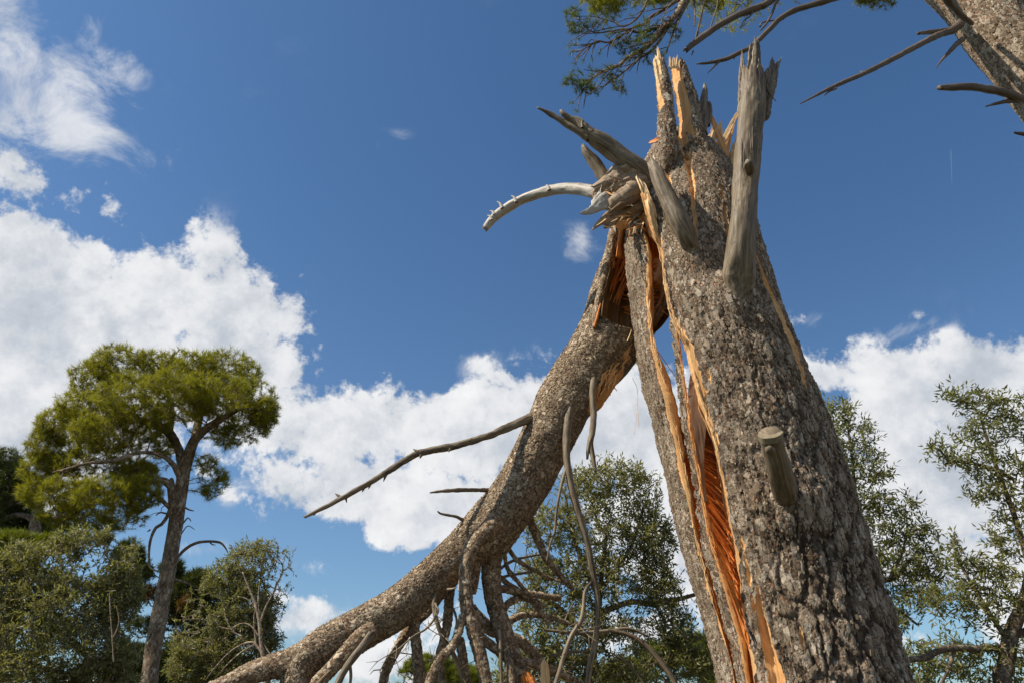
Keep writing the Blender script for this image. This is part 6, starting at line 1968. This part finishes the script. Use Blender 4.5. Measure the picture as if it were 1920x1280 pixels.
for i, L in enumerate(GB):
    o = bough('bough' if i == 0 else 'branch', Yb, L, BARK_TWIG if i else BARK_LIMB, UT if i == 0 else gb0, 14, 870 + i, 0.025)
    gb0 = o if i == 0 else gb0
tw = Geo()
rg_ = np.random.default_rng(77)
for L, n in ((GB[0][4:], 26), (GB[1][2:], 26), (GB[2], 16), (GB[3][2:], 10), (GB[4], 20), (GB[5], 10)):
    L = np.array([list(x[:3]) for x in L])
    for k in range(n):
        t_ = rg_.random() * (len(L) - 1)
        a = L[int(t_)] * (1 - t_ % 1) + L[min(int(t_) + 1, len(L) - 1)] * (t_ % 1)
        ang = math.radians(rg_.uniform(95, 178))      # down and to the left in the picture
        ln = rg_.uniform(25, 78) * (0.6 if rg_.random() < 0.5 else 1)
        dY = rg_.uniform(-0.25, 0.25)
        q = [(a[0], a[1], min(1.4, a[2] * .6), 0), (a[0] + ln * .5 * math.cos(ang) - 2, a[1] + ln * .5 * math.sin(ang) * .8 + rg_.uniform(-4, 4), .95, dY * .5), (a[0] + ln * math.cos(ang), a[1] + ln * math.sin(ang) * .75 + rg_.uniform(-8, 6), .5, dY)]
        Pm = catmull(np.array(rows(Yb, q)), 0.05)
        V, F, A = tube(Pm, 5, 0.1, k)
        tw.add(V, F, A)
        if rg_.random() < 0.42:
            tips.append(Pm[-1, :3])
o = link('twigs', tw.mesh('twigs'), BARK_TWIG, gb0)
o['kind'] = 'stuff'
pts = [np.array(tips)]
pts.append(blobs_pts([(1085, 40, 22, 30), (1070, 25, 14, 14), (1078, 55, 12, 8), (1120, 45, 28, 14), (1072, 150, 14, 14), (1085, 165, 14, 10), (1100, 145, 18, 14), (1115, 168, 14, 8), (1165, 160, 16, 14), (1140, 140, 24, 12), (1190, 90, 26, 22), (1215, 60, 24, 24), (1230, 110, 18, 18), (1170, 85, 22, 16), (1265, 60, 14, 14), (1078, 158, 20, 10), (1105, 165, 20, 8)], Yb, 270, 1.0, 0.3, 5))
pts = np.concatenate(pts)
dd = rg_.normal(size=(len(pts), 3)) * 0.6 + np.array([-0.5, -0.2, -0.1])
dd /= np.linalg.norm(dd, axis=1)[:, None]
V, F, rr = tufts_mesh(pts, dd, 0.066, 0.0036, 26, rg_, 1.0)
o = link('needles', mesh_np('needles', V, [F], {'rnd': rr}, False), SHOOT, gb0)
o['kind'] = 'stuff'
# thicker masses of needles at the top edge
pts = blobs_pts([(1140, 12, 34, 22), (1160, 0, 40, 14), (1125, -10, 40, 24), (1215, -14, 40, 18), (1300, -4, 26, 12), (1338, 6, 18, 12), (1645, 2, 36, 9), (1625, -6, 30, 10), (1240, 0, 30, 10)], Yb + 0.2, 620, 1.0, 0.3, 6)
dd = rg_.normal(size=(len(pts), 3)) * 0.6 + np.array([-0.2, -0.2, 0.25])
dd /= np.linalg.norm(dd, axis=1)[:, None]
V, F, rr = tufts_mesh(pts, dd, 0.075, 0.0036, 26, rg_, 1.0)
o = link('needles', mesh_np('needles', V, [F], {'rnd': rr}, False), NEEDLE, gb0)
o['kind'] = 'stuff'
# its crown, above the picture
ct = np.array(ut[-2][:3])
rgc = np.random.default_rng(9)
cp = []
for k in range(16):
    c = ct + np.array([rgc.uniform(-2.2, 3.0), rgc.uniform(-1.0, 3.2), rgc.uniform(-0.2, 2.4)])
    d = rgc.normal(size=(110, 3))
    d /= np.linalg.norm(d, axis=1)[:, None]
    cp.append(c + d * (rgc.random((110, 1)) ** 0.4) * np.array([0.9, 0.9, 0.5]))
cp = np.concatenate(cp)
pos, par, r, ns, kids = grow([np.array(ut[-4:])], cp, 0.16, 0.22, 3, 0.05, 0.2, 0.007)
V, q = twig_mesh(pos, par, r, ns)
o = link('twigs', mesh_np('twigs', V, [q], {'bc': V.copy(), 'wood': np.zeros(len(V)), 'age': np.zeros(len(V))}), BARK_TWIG, UP)
o['kind'] = 'stuff'
dd = rgc.normal(size=(len(cp), 3)) * 0.5 + np.array([0, 0, 0.6])
dd /= np.linalg.norm(dd, axis=1)[:, None]
V, F, rr = tufts_mesh(cp, dd, 0.16, 0.010, 14, rgc, 0.95)
o = link('crown', mesh_np('crown', V, [F], {'rnd': rr}, False), NEEDLE, UP)
o['kind'] = 'stuff'

# ---- a distant aircraft trail
m, k, b, out = new_mat('vapour')
b.inputs['Base Color'].default_value = (0.9, 0.92, 0.95, 1)
b.inputs['Alpha'].default_value = 0.035
b.inputs['Roughness'].default_value = 1.0
Pm = catmull(np.array(rows(6000, [(1785, 345, .25), (1784, 315, .6), (1783, 285, .7), (1783, 279, .4)])), 40)
V, F, A = tube(Pm, 8, 0.2, 5)
o = link('vapour_trail', mesh_np('vapour_trail', V, F, A), m)
o['label'] = 'short faint white vapour trail high in the blue sky'
o['category'] = 'vapour trail'
print('FOLIAGE FACES', COUNT)
